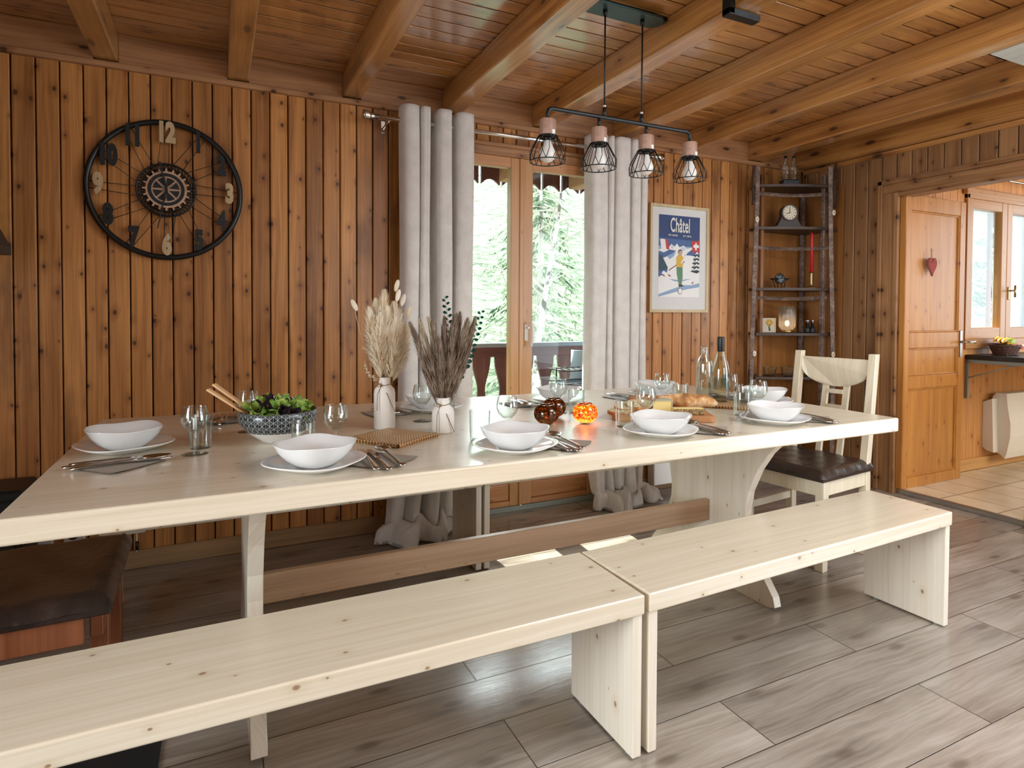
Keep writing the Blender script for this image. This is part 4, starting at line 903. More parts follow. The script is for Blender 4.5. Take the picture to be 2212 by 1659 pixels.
for x in xs:
    if first is None:
        s = MB().lathe([(0, .0), (.030, .0), (.0315, -.003), (.0315, -.060), (.030, -.063), (0, -.063)], 28).build('socket', M['lampwood'], pl)
        cg = MB(); zt, zm, zb = -.064, -.128, -.160; rt_, rm, rb = .036, .070, .068
        for r_, z_ in ((rt_, zt), (rb, zb)):
            cg.tube([(r_*math.cos(2*PI*k/40), r_*math.sin(2*PI*k/40), z_) for k in range(41)], .0022, 6, caps=False)
        cg.lathe([(.030, zt), (.036, zt), (.036, zt-.006), (.030, zt-.006)], 28)
        N = 8
        for k in range(N):
            a = 2*PI*k/N; b = a+PI/N; c_ = lambda r, t, z: (r*math.cos(t), r*math.sin(t), z)
            cg.tube([c_(rt_, a, zt), c_(rm, a, zm), c_(rb, a+.5*PI/N, zb)], .0016, 5); cg.tube([c_(rm, a, zm), c_(rb, a-.5*PI/N, zb)], .0016, 5)
            cg.tube([c_(rt_, b, zt), c_(rm*.97, b, zm+.006), c_(rb, a+.5*PI/N, zb)], .0014, 5)
        cg.build('wire_cage', M['black'], s)
        MB().lathe([(0, -.060), (.016, -.062), (.017, -.078), (.014, -.08), (0, -.08)], 20).build('lamp_holder', M['black'], s)
        MB().lathe([(0, -.078), (.013, -.080), (.0145, -.088), (.022, -.104), (.030, -.124), (.0305, -.134), (.026, -.150), (.015, -.160), (0, -.163)], 28).build('bulb', M['bulbg'] if 'bulbg' in M else M['china'], s)
        MB().box(.002, .014, -.0322, -.0290, -.060, -.044).build('sticker', M['white'], s)
        s.location = (x, 0, BAR-.045); first = s
    else: c = dup(first); c.parent = pl; c.location = (x, 0, BAR-.045)
br = thing('steel_bracket', 'black square steel bracket clamped round a ceiling beam beside the pendant', 'bracket', (0, 0, 0))
MB().box(1.672, 1.696, 1.66, 1.70, BZ-.025, CZ-.001, .002).build('upright', M['black'], br)
MB().box(1.672, 1.825, 1.66, 1.70, BZ-.026, BZ-.002, .002).build('under_bar', M['black'], br)
rl2 = thing('steel_rail', 'black steel rail along the ceiling right of the lamp canopy', 'rail', (0, 0, 0))
MB().box(1.505, 1.535, 1.0, 1.87, CZ-.036, CZ-.001, .002).build('rail', M['black'], rl2)
tag(MB().box(1.43+.21, 1.70, 2.035, 2.065, CZ-.018, CZ-.001, .002).build('cable_duct', M['black']), 'short black cable duct from lamp canopy to beam', 'cable duct')

# ================================================================== POSTER
PX0, PX1, PZ0, PZ1 = 2.572, 3.082, 1.190, 1.915
po = thing('framed_poster', 'framed alpine ski travel poster reading Châtel', 'poster', ((PX0+PX1)/2, WY, (PZ0+PZ1)/2)); hw, hh_ = (PX1-PX0)/2, (PZ1-PZ0)/2
mb = MB(); f = .020
for a in ((-hw, -hw+f, -hh_, hh_), (hw-f, hw, -hh_, hh_), (-hw+f, hw-f, -hh_, -hh_+f), (-hw+f, hw-f, hh_-f, hh_)): mb.box(a[0], a[1], -.024, -.001, a[2], a[3], .002)
mb.build('frame', wood('pale_oak_frame', 'Z', lin('#d5c29b'), lin('#bfa97f'), lin('#8f7a55'), None, 0, .5, knots=.1, vary=0), po)
MB().box(-hw+f, hw-f, -.013, -.002, -hh_+f, hh_-f).build('mount', M['paper'], po)
pr_ = MB(); PW, PH = .178, .275; pz = .018
cols = ['#2b4476', '#47669a', '#8fabca', '#eef0ee', '#c9d4e0', '#2d4a5c', '#c23a3a', '#f0ede6', '#d8b23a', '#5c8a68', '#caa088', '#3a2620', '#8a4a38', '#1f3340']
cm = [plain('poster_ink_%s' % c[1:], lin(c), .5) for c in cols]
lay = [0]
def poly(pts, ci):
    lay[0] += 1; pr_.cur = ci; y = -.0132-.00006*lay[0]; n = len(pts); pr_.add([(PW*(p[0]*2-1), y, pz+PH*(p[1]*2-1)) for p in pts], [tuple(range(n))])
poly([(0, 0), (1, 0), (1, 1), (0, 1)], 3); poly([(0, .66), (1, .66), (1, 1), (0, 1)], 0); poly([(0, .60), (1, .60), (1, .70), (0, .72)], 1); poly([(0, .55), (1, .55), (1, .63), (0, .62)], 2)
poly([(0, .5), (0, .57), (.12, .60), (.22, .58), (.30, .65), (.38, .62), (.44, .66), (.50, .61), (.60, .64), (.68, .60), (.8, .62), (1, .58), (1, .5)], 3)
poly([(.28, .60), (.32, .645), (.36, .61), (.34, .59)], 4); poly([(.52, .60), (.60, .63), (.66, .59), (.6, .57)], 4)
poly([(0, .45), (0, .56), (.12, .54), (.26, .58), (.42, .57), (.32, .53), (.18, .49)], 1); poly([(.2, .50), (.42, .56), (.36, .50), (.26, .46)], 2); poly([(.62, .52), (.82, .60), (1, .57), (1, .50), (.78, .52)], 1)
poly([(0, .28), (0, .52), (.08, .50), (.22, .36), (.20, .32)], 5); poly([(.0, .24), (.0, .31), (.22, .34), (.2, .30)], 1)
for cx_, cz_ in ((.12, .285), (.26, .285)): poly([(cx_-.05, cz_), (cx_, cz_+.035), (cx_+.07, cz_+.01), (cx_+.03, cz_-.02)], 3); poly([(cx_-.03, cz_-.005), (cx_+.03, cz_-.025), (cx_+.03, cz_-.04), (cx_-.03, cz_-.025)], 12)
poly([(0, .03), (.3, .09), (.6, .15), (.8, .15), (1, .18), (1, .13), (.7, .10), (.4, .06), (0, .0)], 2); poly([(.25, .22), (.5, .21), (.8, .23), (.6, .20), (.4, .19)], 2)
poly([(.03, .70), (.10, .705), (.12, .58), (.06, .58)], 3); poly([(.10, .705), (.15, .70), (.18, .58), (.12, .58)], 3); poly([(.15, .70), (.215, .70), (.255, .575), (.18, .585)], 6)
poly([(.79, .70), (1, .71), (1, .56), (.82, .56)], 6); poly([(.885, .68), (.925, .68), (.925, .59), (.885, .59)], 3); poly([(.84, .655), (.98, .655), (.98, .62), (.84, .62)], 3)
for k in range(5): poly([(.90-.05-.02*k, .52-.05*k), (.93, .58-.05*k), (1.0, .52-.05*k), (.93, .50-.05*k)], 13); poly([(.88-.015*k, .53-.05*k), (.93, .575-.05*k), (.985, .535-.05*k), (.93, .545-.05*k)], 3)
poly([(.43, .37), (.42, .48), (.47, .52), (.55, .52), (.595, .48), (.58, .37)], 8); poly([(.43, .37), (.575, .37), (.58, .25), (.555, .15), (.49, .15), (.44, .28)], 9); poly([(.485, .155), (.565, .155), (.61, .135), (.49, .125)], 11)
poly([(.49, .52), (.48, .56), (.52, .58), (.555, .56), (.55, .52)], 10); poly([(.465, .52), (.47, .575), (.51, .59), (.56, .58), (.575, .53), (.55, .575), (.49, .57)], 11)
poly([(.52, .42), (.62, .45), (.63, .43), (.53, .40)], 10); poly([(.53, .42), (.72, .60), (.735, .595), (.55, .41)], 3); poly([(.24, .33), (.43, .40), (.43, .39), (.25, .32)], 12); poly([(.80, .17), (.84, .20), (.85, .19), (.82, .165)], 12)
sh_ = [(.47, .10), (.52, .115), (.57, .10), (.565, .05), (.52, .03), (.475, .05)]; poly(sh_, 11); poly([(.52+(a-.52)*.86, .075+(b-.075)*.86) for a, b in sh_], 7)
pr_.build('poster_print', cm, po, recalc=False)
for txt, sz, z, sx, bold, nm in (('Châtel', .105, .205, .62, .002, 'title_lettering'), ('HTE  SAVOIE', .0155, .140, .9, .0004, 'small_lettering'), ('ALT. 1200 m.', .0155, .140, .9, .0004, 'small_lettering')):
    o = text_mesh(txt, sz, .0006, nm, M['paper'], po, bold=bold, sx=sx)
    if nm[0] == 't':
        for v in o.data.vertices: v.co.z *= 1.28
    o.location = ((0 if nm[0] == 't' else (-.062 if 'SAV' in txt else .062)), -.0182, pz+z)

# ================================================================== CORNER SHELF
P0 = Vector((3.42, 3.115)); P1 = Vector((3.885, 2.902))
shf = thing('corner_shelf', 'old dark wooden corner shelf with curved weathered rails', 'shelf', (0, 0, 0))
dg = (P1-P0).normalized(); nm_ = Vector((dg.y, -dg.x))   # nm_ points to the room
if nm_.y > 0: nm_ = -nm_
CB = Vector((WX-.03, WY-.03))
def rail_post(p, lean, name='rail_post'):
    mb = MB(); pth = []
    for k in range(21):
        z = .02+2.20*k/20; q = p+dg*(lean*(1-z/2.2)+.010*math.sin(z*2.2)*(1 if lean > 0 else -1)); pth.append((q.x, q.y, z))
    mb.tube(pth, .020, 4, smooth=False); o = mb.build(name, M['worn'], shf); bevel(o, .003); return o
rail_post(P0-dg*.012, -.012); rail_post(P1+dg*.010, .030)
for p, s_ in ((P0+dg*.045, .0), (P1-dg*.020, .012)):
    q = p-nm_*.04; MB().box(q.x-.014, q.x+.014, q.y-.014, q.y+.014, .02, 2.17, .003).build('inner_post', M['shelf'] if s_ == 0 else M['worn'], shf)
q = CB-Vector((.03, .03)); MB().box(q.x-.013, q.x+.013, q.y-.013, q.y+.013, .02, 2.12, .003).build('corner_post', M['worn'], shf)
A_ = Vector((3.455, WY-.026)); B_2 = Vector((WX-.026, 2.885))
for a, b in ((A_, Vector((WX-.04, WY-.022))), (Vector((WX-.022, WY-.04)), B_2)):
    if abs(a.y-b.y) < .02: MB().box(a.x, b.x, a.y-.004, a.y+.004, .03, 2.10).build('back_panel', M['ply'], shf)
    else: MB().box(a.x-.004, a.x+.004, b.y, a.y, .03, 2.10).build('back_panel', M['ply'], shf)
for z, mt in ((2.075, 'shelfx'), (1.778, 'shelfx'), (1.350, 'shelfx'), (1.032, 'shelfx'), (.722, 'shelfx'), (.42, 'shelfx'), (.09, 'shelfx')):
    fr = [P0.lerp(P1, t)+nm_*(.028*math.sin(PI*t)) for t in [i/10 for i in range(11)]]
    pts = [(v.x, v.y) for v in fr]+[(WX-.030, P1.y+.02), (WX-.030, WY-.032), (P0.x+.04, WY-.032)]
    MB().prism(pts, z, z+.018).build('shelf_board', M[mt], shf)
for z in (2.035, 1.655, 1.300):
    P = [P0.lerp(P1, t)+nm_*(-.02+.03*math.sin(PI*t)*(1 if z > 2 else -1)) for t in [i/12 for i in range(13)]]
    MB().tube([(v.x, v.y, z-.02*math.sin(PI*i/12)*(1 if z > 2 else .4)) for i, v in enumerate(P)], .012, 4, smooth=False).build('cross_rail', M['worn'], shf)
for pp, z in ((P0-dg*.012, 1.845), (P1+dg*.018, 1.895), (P0-dg*.018, .905), (P1+dg*.030, .90)):
    q = pp+nm_*.024
    o = MB().ball((0, 0, 0), .013, 16, 8, (1, .25, 1.6)).build('enamel_badge', M['dial'], shf); o.location = (q.x, q.y, z); o.rotation_euler = (0, 0, math.atan2(dg.y, dg.x))
    o2 = MB().ball((0, -.003, 0), .0035, 8, 6, (1, .4, 1)).build('badge_screw', M['black'], o)
for pp, z0, z1 in ((P0-dg*.035, 1.95, 2.22), (P1+dg*.035, 1.93, 2.24), (P0-dg*.040, .55, .86)):
    MB().tube([(pp.x+.006*math.sin(k*1.3), pp.y, z0+(z1-z0)*k/6) for k in range(7)], .011, 5, smooth=False).build('side_batten', M['shelfx'], shf)
RZs = math.atan2(dg.y, dg.x)
def sp(t, back=.05): v = P0.lerp(P1, t)-nm_*back; return v.x, v.y
def on_shelf(name, lab, cat, t, z, back=.05, grp=None): x, y = sp(t, back); return thing(name, lab, cat, (x, y, z), RZs, grp)
# bottles in caddy on top
z0 = 2.094
cdy = on_shelf('bottle_caddy', 'black caddy holding two swing-top bottles on top of the corner shelf', 'caddy', .50, z0, .07)
MB().box(-.062, .062, -.034, .034, 0, .045, .006).build('tray', M['black'], cdy)
MB().tube([(-.062, -.034, .045), (-.062, -.034, .075), (.062, -.034, .075), (.062, -.034, .045)], .002, 5).tube([(-.062, .034, .045), (-.062, .034, .075), (.062, .034, .075), (.062, .034, .045)], .002, 5).build('wire_rail', M['black'], cdy)
x, y = sp(.5, .07)
for k, dx in enumerate((-.030, .030)):
    b = thing('swing_top_bottle', ('left' if k == 0 else 'right')+' clear swing-top bottle in the caddy on the corner shelf', 'bottle', (x+dg.x*dx, y+dg.y*dx, z0+.047), RZs, 'bottles on the corner shelf')
    MB().lathe([(0, 0), (.026, 0), (.027, .004), (.027, .085), (.024, .10), (.012, .125), (.011, .15), (.013, .155), (.010, .155), (.0095, .125), (.022, .098), (.025, .083), (.025, .006), (0, .006)], 24).build('glass', M['glassb'], b)
    MB().lathe([(0, .156), (.011, .156), (.012, .166), (.006, .172), (0, .173)], 16).build('stopper', M['black'], b)
# mantel clock
mc = on_shelf('mantel_clock', 'dark carved mantel clock with a cream dial on the corner shelf', 'clock', .47, 1.796, .05)
prof = [(-.105, 0), (.105, 0), (.102, .010), (.085, .018), (.075, .038), (.062, .060), (.056, .085)]+[(.058*math.cos(a), .105+.058*math.sin(a)) for a in [PI*k/14 for k in range(1, 14)]]+[(-.056, .085), (-.062, .060), (-.075, .038), (-.085, .018), (-.102, .010)]
bevel(MB().prism(prof, -.022, .022, axis='y').build('case', M['brown'], mc), .004)
disc(.050, .059, -.030, -.020, M['brown'], 'bezel', mc).location = (0, 0, .105)
o = MB().prism([(.050*math.cos(2*PI*k/32), .105+.050*math.sin(2*PI*k/32)) for k in range(32)], -.026, -.022, axis='y').build('dial', M['dial'], mc)
for k in range(12):
    a = 2*PI*k/12; c_, s_ = math.cos(a), math.sin(a); MB().tube([(.036*c_, -.0265, .105+.036*s_), (.044*c_, -.0265, .105+.044*s_)], .0018, 4).build('hour_mark', M['black'], o)
MB().tube([(0, -.028, .10), (0, -.028, .140)], .0016, 4).build('minute_hand', M['black'], mc); MB().tube([(.004, -.028, .106), (-.026, -.028, .096)], .0018, 4).build('hour_hand', M['black'], mc)
# candle
cs = on_shelf('candle_holder', 'slim brass candle holder on the corner shelf', 'candle holder', .80, 1.368, .04)
MB().lathe([(0, 0), (.036, 0), (.036, .004), (.014, .010), (.011, .03), (.010, .10), (.0135, .115), (.0105, .115), (.009, .095), (0, .095)], 24).build('stem', M['brass'], cs)
rc = on_shelf('red_candle', 'tall red taper candle in the brass holder', 'candle', .80, 1.464, .04)
MB().lathe([(0, 0), (.0098, .001), (.0098, .285), (.005, .300), (0, .302)], 18).build('wax', M['red'], rc); MB().tube([(0, 0, .300), (.001, 0, .308)], .0012, 5).build('wick', M['black'], rc)
# armillary globe
ag = on_shelf('desk_globe', 'small globe in a dark ring stand on the corner shelf', 'globe', .36, 1.368, .045)
MB().ball((0, 0, .066), .032, 24, 16).build('globe', (lambda t: (t.coords(), t.set(Base_Color=t.ramp(t.noise(t.obj, 60, 5), [(.45, lin('#7d8a90')), (.55, lin('#22323a'))]), Roughness=.4), t.m)[-1])(NT('antique_map_print')), ag)
mb = MB(); mb.tube([(.062*math.cos(2*PI*k/40), .062*math.sin(2*PI*k/40), .066) for k in range(41)], .0030, 6, caps=False); mb.tube([(.037*math.cos(2*PI*k/40), 0, .066+.037*math.sin(2*PI*k/40)) for k in range(41)], .0025, 6, caps=False); mb.tube([(0, 0, .098), (0, 0, .118)], .002, 5); mb.build('ring', M['black'], ag)
mb = MB()
for k in range(4): a = PI/4+PI*k/2; mb.tube([(.052*math.cos(a), .052*math.sin(a), .066), (.040*math.cos(a), .040*math.sin(a), .04), (.030*math.cos(a), .030*math.sin(a), 0)], .0032, 6)
mb.build('stand', M['black'], ag)
# ribbed lamp
rb = on_shelf('table_lamp', 'small lit table lamp with smoked ribbed glass on the corner shelf', 'lamp', .475, 1.050, .045)
MB().lathe([(0, 0), (.034, 0), (.034, .020), (0, .020)], 32).build('base', M['gold'], rb)
MB().lathe([(.036, .021), (.044, .030), (.055, .048), (.055, .165), (.046, .185), (.040, .190)], 120, rf=lambda a: 1+.022*math.cos(a*30)).build('shade', M['smoke'], rb)
MB().ball((0, 0, .068), .015, 16, 12, (1, 1, 1.4)).build('bulb', M['glow'], rb)
lx, ly = sp(.475, .045); lamp('shelf_lamp_light', 'POINT', (lx, ly, 1.118), .7, (1, .66, .36), shadow_soft_size=.012)
# picture tile
tl = on_shelf('flower_tile', 'small tile with a yellow flower leaning behind the ribbed lamp', 'picture', .25, 1.050, .11)
MB().box(-.062, .062, -.008, .008, 0, .105, .002).build('tile', M['dial'], tl)
mb = MB()
for k in range(6): a = 2*PI*k/6; mb.ball((.012+.016*math.cos(a), -.0085, .072+.016*math.sin(a)), .011, 10, 6, (1, .1, 1))
mb.build('flower', plain('yellow_flower_print', (.6, .38, .06), .7), tl); MB().tube([(.012, -.0088, .06), (.020, -.0088, .012)], .0015, 5).prism([(.018, .010), (.010, .045), (.004, .05), (.010, .012)], -.0095, -.0085, axis='y').build('flower_stem', M['euca'], tl)
# opera glasses
og = on_shelf('binoculars', 'small black and silver binoculars standing on the corner shelf', 'binoculars', .79, 1.050, .04)
for sgn in (-1, 1):
    MB().lathe([(0, 0), (.020, 0), (.021, .01), (.018, .03), (.012, .052), (0, .052)], 20, cx=sgn*.018).build('barrel', M['black'], og)
    MB().lathe([(0, .052), (.0115, .052), (.0115, .080), (.0150, .084), (.0150, .090), (.012, .092), (0, .090)], 20, cx=sgn*.018).build('eyepiece', M['steel'], og)
MB().box(-.012, .012, -.006, .006, .02, .034, .002).build('bridge', M['black'], og)
# glass bowls
for t_, bk_, lab in ((.24, .05, 'left glass bowl on the lower corner shelf'), (.47, .02, 'middle glass bowl on the lower corner shelf'), (.82, .04, 'right glass bowl on the lower corner shelf, behind the chair back')):
    g = on_shelf('glass_bowl', lab, 'bowl', t_, .740, bk_, 'glass bowls on the corner shelf')
    MB().lathe([(0, 0), (.034, 0), (.040, .006), (.046, .06), (.052, .066), (.050, .068), (.044, .062), (.037, .009), (.032, .004), (0, .004)], 32).build('glass', M['glass'], g)
bx_ = on_shelf('game_box', 'flat beige box with green edges on the lowest shelf', 'box', .30, .438, .05)
MB().box(-.10, .10, -.05, .05, 0, .10, .003).build('box_body', M['dial'], bx_); MB().box(-.103, .103, -.053, .053, .096, .103, .002).build('lid_edge', plain('green_edge', (.02, .16, .06), .5), bx_)

# ================================================================== TABLEWARE
def sq(n): return lambda a: (abs(math.cos(a))**n+abs(math.sin(a))**n)**(-1/n)
SETS = [  # key, plate centre, heading to the table middle, phrase, napkin material
 ('P1', (-.245, 2.07), 0, 'at the left head of the table', 'n'),
 ('P2', (.225, 1.632), PI/2, 'at the near edge in front of the salad bowl', 'n'),
 ('P3', (.785, 1.600), PI/2, 'at the near edge in front of the candle holders', 'n'),
 ('P4', (1.325, 1.600), PI/2, 'at the near edge in front of the bread board', 'n'),
 ('P5', (1.865, 1.605), PI/2, 'at the near edge by the right end', 'n'),
 ('F1', (.195, 2.47), -PI/2, 'on the wall side behind the salad bowl', 'n'),
 ('F2', (.785, 2.385), -PI/2, 'on the wall side behind the white vases', 'n'),
 ('F3', (1.385, 2.375), -PI/2, 'on the wall side in front of the glass door', 'n'),
 ('F4', (1.930, 2.375), -PI/2, 'on the wall side behind the bread board', 's'),
 ('F5', (2.225, 1.975), PI, 'at the right head of the table', 'n')]
pl0 = thing('dinner_plate', '', 'plate'); MB().lathe([(0, .0), (.070, .0), (.075, .004), (.106, .014), (.121, .021), (.122, .023), (.120, .024), (.103, .018), (.072, .008), (0, .006)], 72, rf=lambda a: sq(2.7)(a)*.985).build('plate_body', M['china'], pl0)
bw0 = thing('soup_bowl', '', 'bowl'); MB().lathe([(0, 0), (.047, 0), (.050, .003), (.070, .018), (.086, .037), (.0955, .056), (.0965, .058), (.0940, .058), (.083, .039), (.067, .021), (.047, .008), (0, .006)], 72, rf=lambda a: 1+(sq(2.8)(a)-1)*.8, zf=lambda a, r, z: -.0022*(z/.058)**2*math.cos(4*a)).build('bowl_body', M['china'], bw0)
nk0 = thing('paper_napkin', '', 'napkin')
def nap(mat):
    def fn(u, v):
        x = (u-.5)*.155; y = (v-.5)*.155; return (x, y, .0012+.0016*(math.sin(x*40)*math.cos(y*33)+1)*.5+.006*max(0, (u-.9)*10)*max(0, .3-v))
    mb = MB(); mb.grid(fn, 14, 14); mb.grid(lambda u, v: (fn(u, v)[0]*.985+.001, fn(u, v)[1]*.985, fn(u, v)[2]+.0016), 14, 14); o = mb.build('folded_sheet', mat); return o
o = nap(M['napkin']); o.parent = nk0
nk1 = thing('striped_napkin', '', 'napkin'); o = nap(M['stripe']); o.parent = nk1
# cutlery: handle towards -y, head towards +y, lying on z=0
def handle(mb, L0, L1, w0=.0095, w1=.0036, z0=.0035, z1=.009):
    N = 8; pts = []
    for sgn in (1, -1):
        L = [(sgn*(w1+(w0-w1)*(t**1.6))*(1 if t < .99 else .8), L1+(L0-L1)*t, z1+(z0-z1)*t+.002*math.sin(PI*t)) for t in [i/N for i in range(N+1)]]; pts.append(L)
    vs = []
    for i in range(N+1):
        a = pts[0][i]; b = pts[1][i]; vs += [(a[0], a[1], a[2]-.0008), (b[0], b[1], b[2]-.0008), (b[0]*.72, b[1], b[2]+.0016), (a[0]*.72, a[1], a[2]+.0016)]
    mb.add(vs, [(i*4+j, i*4+(j+1) % 4, (i+1)*4+(j+1) % 4, (i+1)*4+j) for i in range(N) for j in range(4)]+[(0, 1, 2, 3), (N*4+3, N*4+2, N*4+1, N*4)], True); return mb
fk0 = thing('fork', '', 'fork'); handle(MB(), -.098, .035).build('handle', M['steel'], fk0)
mb = MB(); mb.prism([(-.0036, .034), (.0036, .034), (.0105, .052), (.0115, .068), (-.0115, .068), (-.0105, .052)], .0078, .0096)
for k in range(4): x = -.0098+k*.00653; mb.box(x-.0015, x+.0015, .067, .100, .0065+0, .0082)
mb.build('tines', M['steel'], fk0)
sn0 = thing('spoon', '', 'spoon'); handle(MB(), -.098, .038).build('handle', M['steel'], sn0)
def sb(u, v):
    a = 2*PI*u; r = v; return (.0205*r*math.cos(a)*(1-.12*r*math.sin(a)), .068+.032*r*math.sin(a), .0028+.0085*r**2+.0012)
mb = MB(); mb.grid(sb, 28, 7); o = mb.build('spoon_bowl', M['steel'], sn0); o.modifiers.new('thickness', 'SOLIDIFY').thickness = .0012
kn0 = thing('knife', '', 'knife'); handle(MB(), -.108, .005, .0088, .006, .003, .004).build('handle', M['steel'], kn0)
MB().prism([(-.006, .004), (.006, .004), (.008, .045), (.0085, .085), (.003, .106), (-.005, .110), (-.006, .07)], .0025, .0040).build('blade', M['steel'], kn0)
protos_ = (pl0, bw0, nk0, fk0, kn0, sn0)
def put(o, x, y, z, rz, lab, grp, sc=1):
    c = dup(o, (x, y, z), rz, lab, grp); c.scale = (sc, sc, sc); return c
NAPC = dict(P1=(-.235, 1.868), P2=(.388, 1.625), P3=(.938, 1.600), P4=(1.505, 1.595), P5=(2.035, 1.595))
for i, (key, (cx, cy), hd_, ph, nk) in enumerate(SETS):
    rr = R.uniform(-.12, .12)
    put(pl0, cx, cy, TZ, hd_+rr+(PI/4 if i % 2 else .55), 'white dinner plate '+ph, 'white dinner plates')
    put(bw0, cx, cy, TZ+.0085, hd_+rr+(.62 if key != 'P1' else .3), 'white soup bowl on the plate '+ph, 'white soup bowls')
    c, s_ = math.cos(hd_-PI/2), math.sin(hd_-PI/2)     # to the diner's right
    f_, g_ = math.cos(hd_), math.sin(hd_)
    off = {'P2': (.205, -.015), 'P1': (.200, .02), 'P3': (.185, -.01), 'P4': (.190, -.02), 'P5': (.180, -.02), 'F5': (.20, .0)}.get(key, (.185, .0))
    nx, ny = cx+c*off[0]+f_*off[1], cy+s_*off[0]+g_*off[1]
    if key in NAPC: nx, ny = NAPC[key]
    tw = {'P2': .0, 'P1': .05, 'P3': -.06}.get(key, R.uniform(-.1, .1))
    put(nk1 if nk == 's' else nk0, nx, ny, TZ, hd_-PI/2+tw+(.75 if key in NAPC else .1), ('black and white striped napkin ' if nk == 's' else 'taupe paper napkin ')+ph, 'napkins')
    spn = {'P2': (.030, .035), 'P3': (.022, .026)}.get(key, (.017, .020))
    for (pp, dx, nmx, tt) in ((fk0, -spn[0], 'steel fork on the napkin ', .0), (kn0, 0.0, 'steel knife on the napkin ', .02), (sn0, spn[1], 'steel spoon on the napkin ', .02)):
        if key == 'P1': tt += dx*4
        if key == 'P2': tt = {'s': .06}.get(nmx[6], .0)
        put(pp, nx+c*dx+f_*(.010 if pp is sn0 else 0), ny+s_*dx+g_*(.010 if pp is sn0 else 0), TZ+.0045, hd_-PI/2+tw+tt, nmx+ph, {'fork': 'forks', 'knife': 'knives', 'spoon': 'spoons'}[pp.name.split('.')[0]]+' on the napkins', 1.12)
wg0 = thing('wine_glass', '', 'wine glass')
MB().lathe([(0, 0), (.034, 0), (.0345, .0015), (.020, .004), (.006, .008), (.0042, .014), (.0040, .052), (.006, .059), (.018, .065), (.030, .080), (.0355, .096), (.0350, .112), (.0300, .134), (.0296, .1355), (.0290, .134), (.0335, .112), (.0340, .096), (.0285, .081), (.016, .067), (0, .0645)], 40).build('glass', M['glass'], wg0)
tm0 = thing('water_tumbler', '', 'tumbler')
MB().lathe([(0, 0), (.028, 0), (.030, .002), (.031, .010), (.0335, .094), (.0330, .0955), (.0322, .0945), (.0297, .012), (.027, .008), (0, .007)], 40, rf=lambda a: 1).build('glass', M['glass'], tm0)
WG = dict(P1=(-.060, 1.925), P2=(.305, 1.800), P3=(.838, 1.765), P4=(1.395, 1.765), P5=(1.955, 1.765), F1=(.090, 2.215), F2=(.680, 2.165), F3=(1.235, 2.12), F4=(1.782, 2.145), F5=(2.055, 2.015))
TM = dict(P1=(-.048, 2.005), P2=(.215, 1.785), P3=(.742, 1.765), P4=(1.300, 1.765), P5=(1.872, 1.770), F2=(.765, 2.145), F3=(1.300, 2.090), F4=(1.835, 2.085), F5=(2.050, 1.925))
for k, *r_ in SETS:
    ph = r_[2]
    put(wg0, *WG[k], TZ, 0, 'empty stemmed wine glass '+ph, 'wine glasses')
    if k in TM: put(tm0, *TM[k], TZ, 0, ('greenish ribbed' if k in ('P3', 'F3') else 'clear')+' water tumbler '+ph, 'water tumblers')
for p_ in (pl0, bw0, nk0, nk1, fk0, kn0, sn0, wg0, tm0):
    for ch in kids(p_): bpy.data.objects.remove(ch)
    bpy.data.objects.remove(p_)

# ---- salad
sl = thing('salad_bowl', 'white salad bowl with a black geometric band, full of leaves', 'bowl', (.168, 2.020, TZ))
MB().lathe([(0, 0), (.045, 0), (.050, .004), (.083, .028), (.092, .036)], 64).build('foot', M['china'], sl)
MB().lathe([(.092, .036), (.112, .060), (.117, .080), (.116, .098), (.113, .099), (.112, .080), (.106, .060), (.088, .037), (.045, .010), (0, .008)], 64).build('patterned_band', M['salad'], sl)
def leaf(seed, col, size):
    r = random.Random(seed); a0 = r.uniform(0, 6)
    def fn(u, v):
        t = 2*PI*u; rr = v*size*(1+.16*math.sin(5*t+a0)+.09*math.sin(11*t+a0)); return (rr*math.cos(t), rr*math.sin(t)*.8, .35*size*v**2*(1+.6*math.sin(7*t+a0)*v+.3*math.sin(13*t)*v)+.3*size*math.cos(t)*v**2)
    mb = MB(); mb.grid(fn, 40, 6); return mb.build('lettuce_leaf', col, recalc=False)
gl = [leaf(i, M['lettuce'], .036) for i in range(3)]; dl = [leaf(10+i, M['lettuced'], .034) for i in range(2)]
gl[0]['category'] = 'salad'; used = set()
for i in range(44):
    dark = i % 5 in (1, 3); src = (dl if dark else gl)[i % (2 if dark else 3)]
    o = src if src.name not in used and not used.add(src.name) else src.copy()
    if o.name not in COL.objects: COL.objects.link(o)
    rr = .088*math.sqrt(R.random()); a = R.uniform(0, 2*PI); lay_ = i/44
    o.location = (.168+rr*math.cos(a), 2.020+rr*math.sin(a), TZ+.070+.045*lay_*(1-(rr/.13)**2)+.006)
    o.rotation_euler = (R.uniform(-.9, .9), R.uniform(-.9, .9), R.uniform(0, 6)); s_ = R.uniform(.8, 1.15); o.scale = (s_, s_, s_)
    tag(o, 'dark purple lettuce leaf in the patterned salad bowl' if dark else 'frilly green lettuce leaf in the patterned salad bowl', 'lettuce leaf', 'dark lettuce leaves' if dark else 'green lettuce leaves')
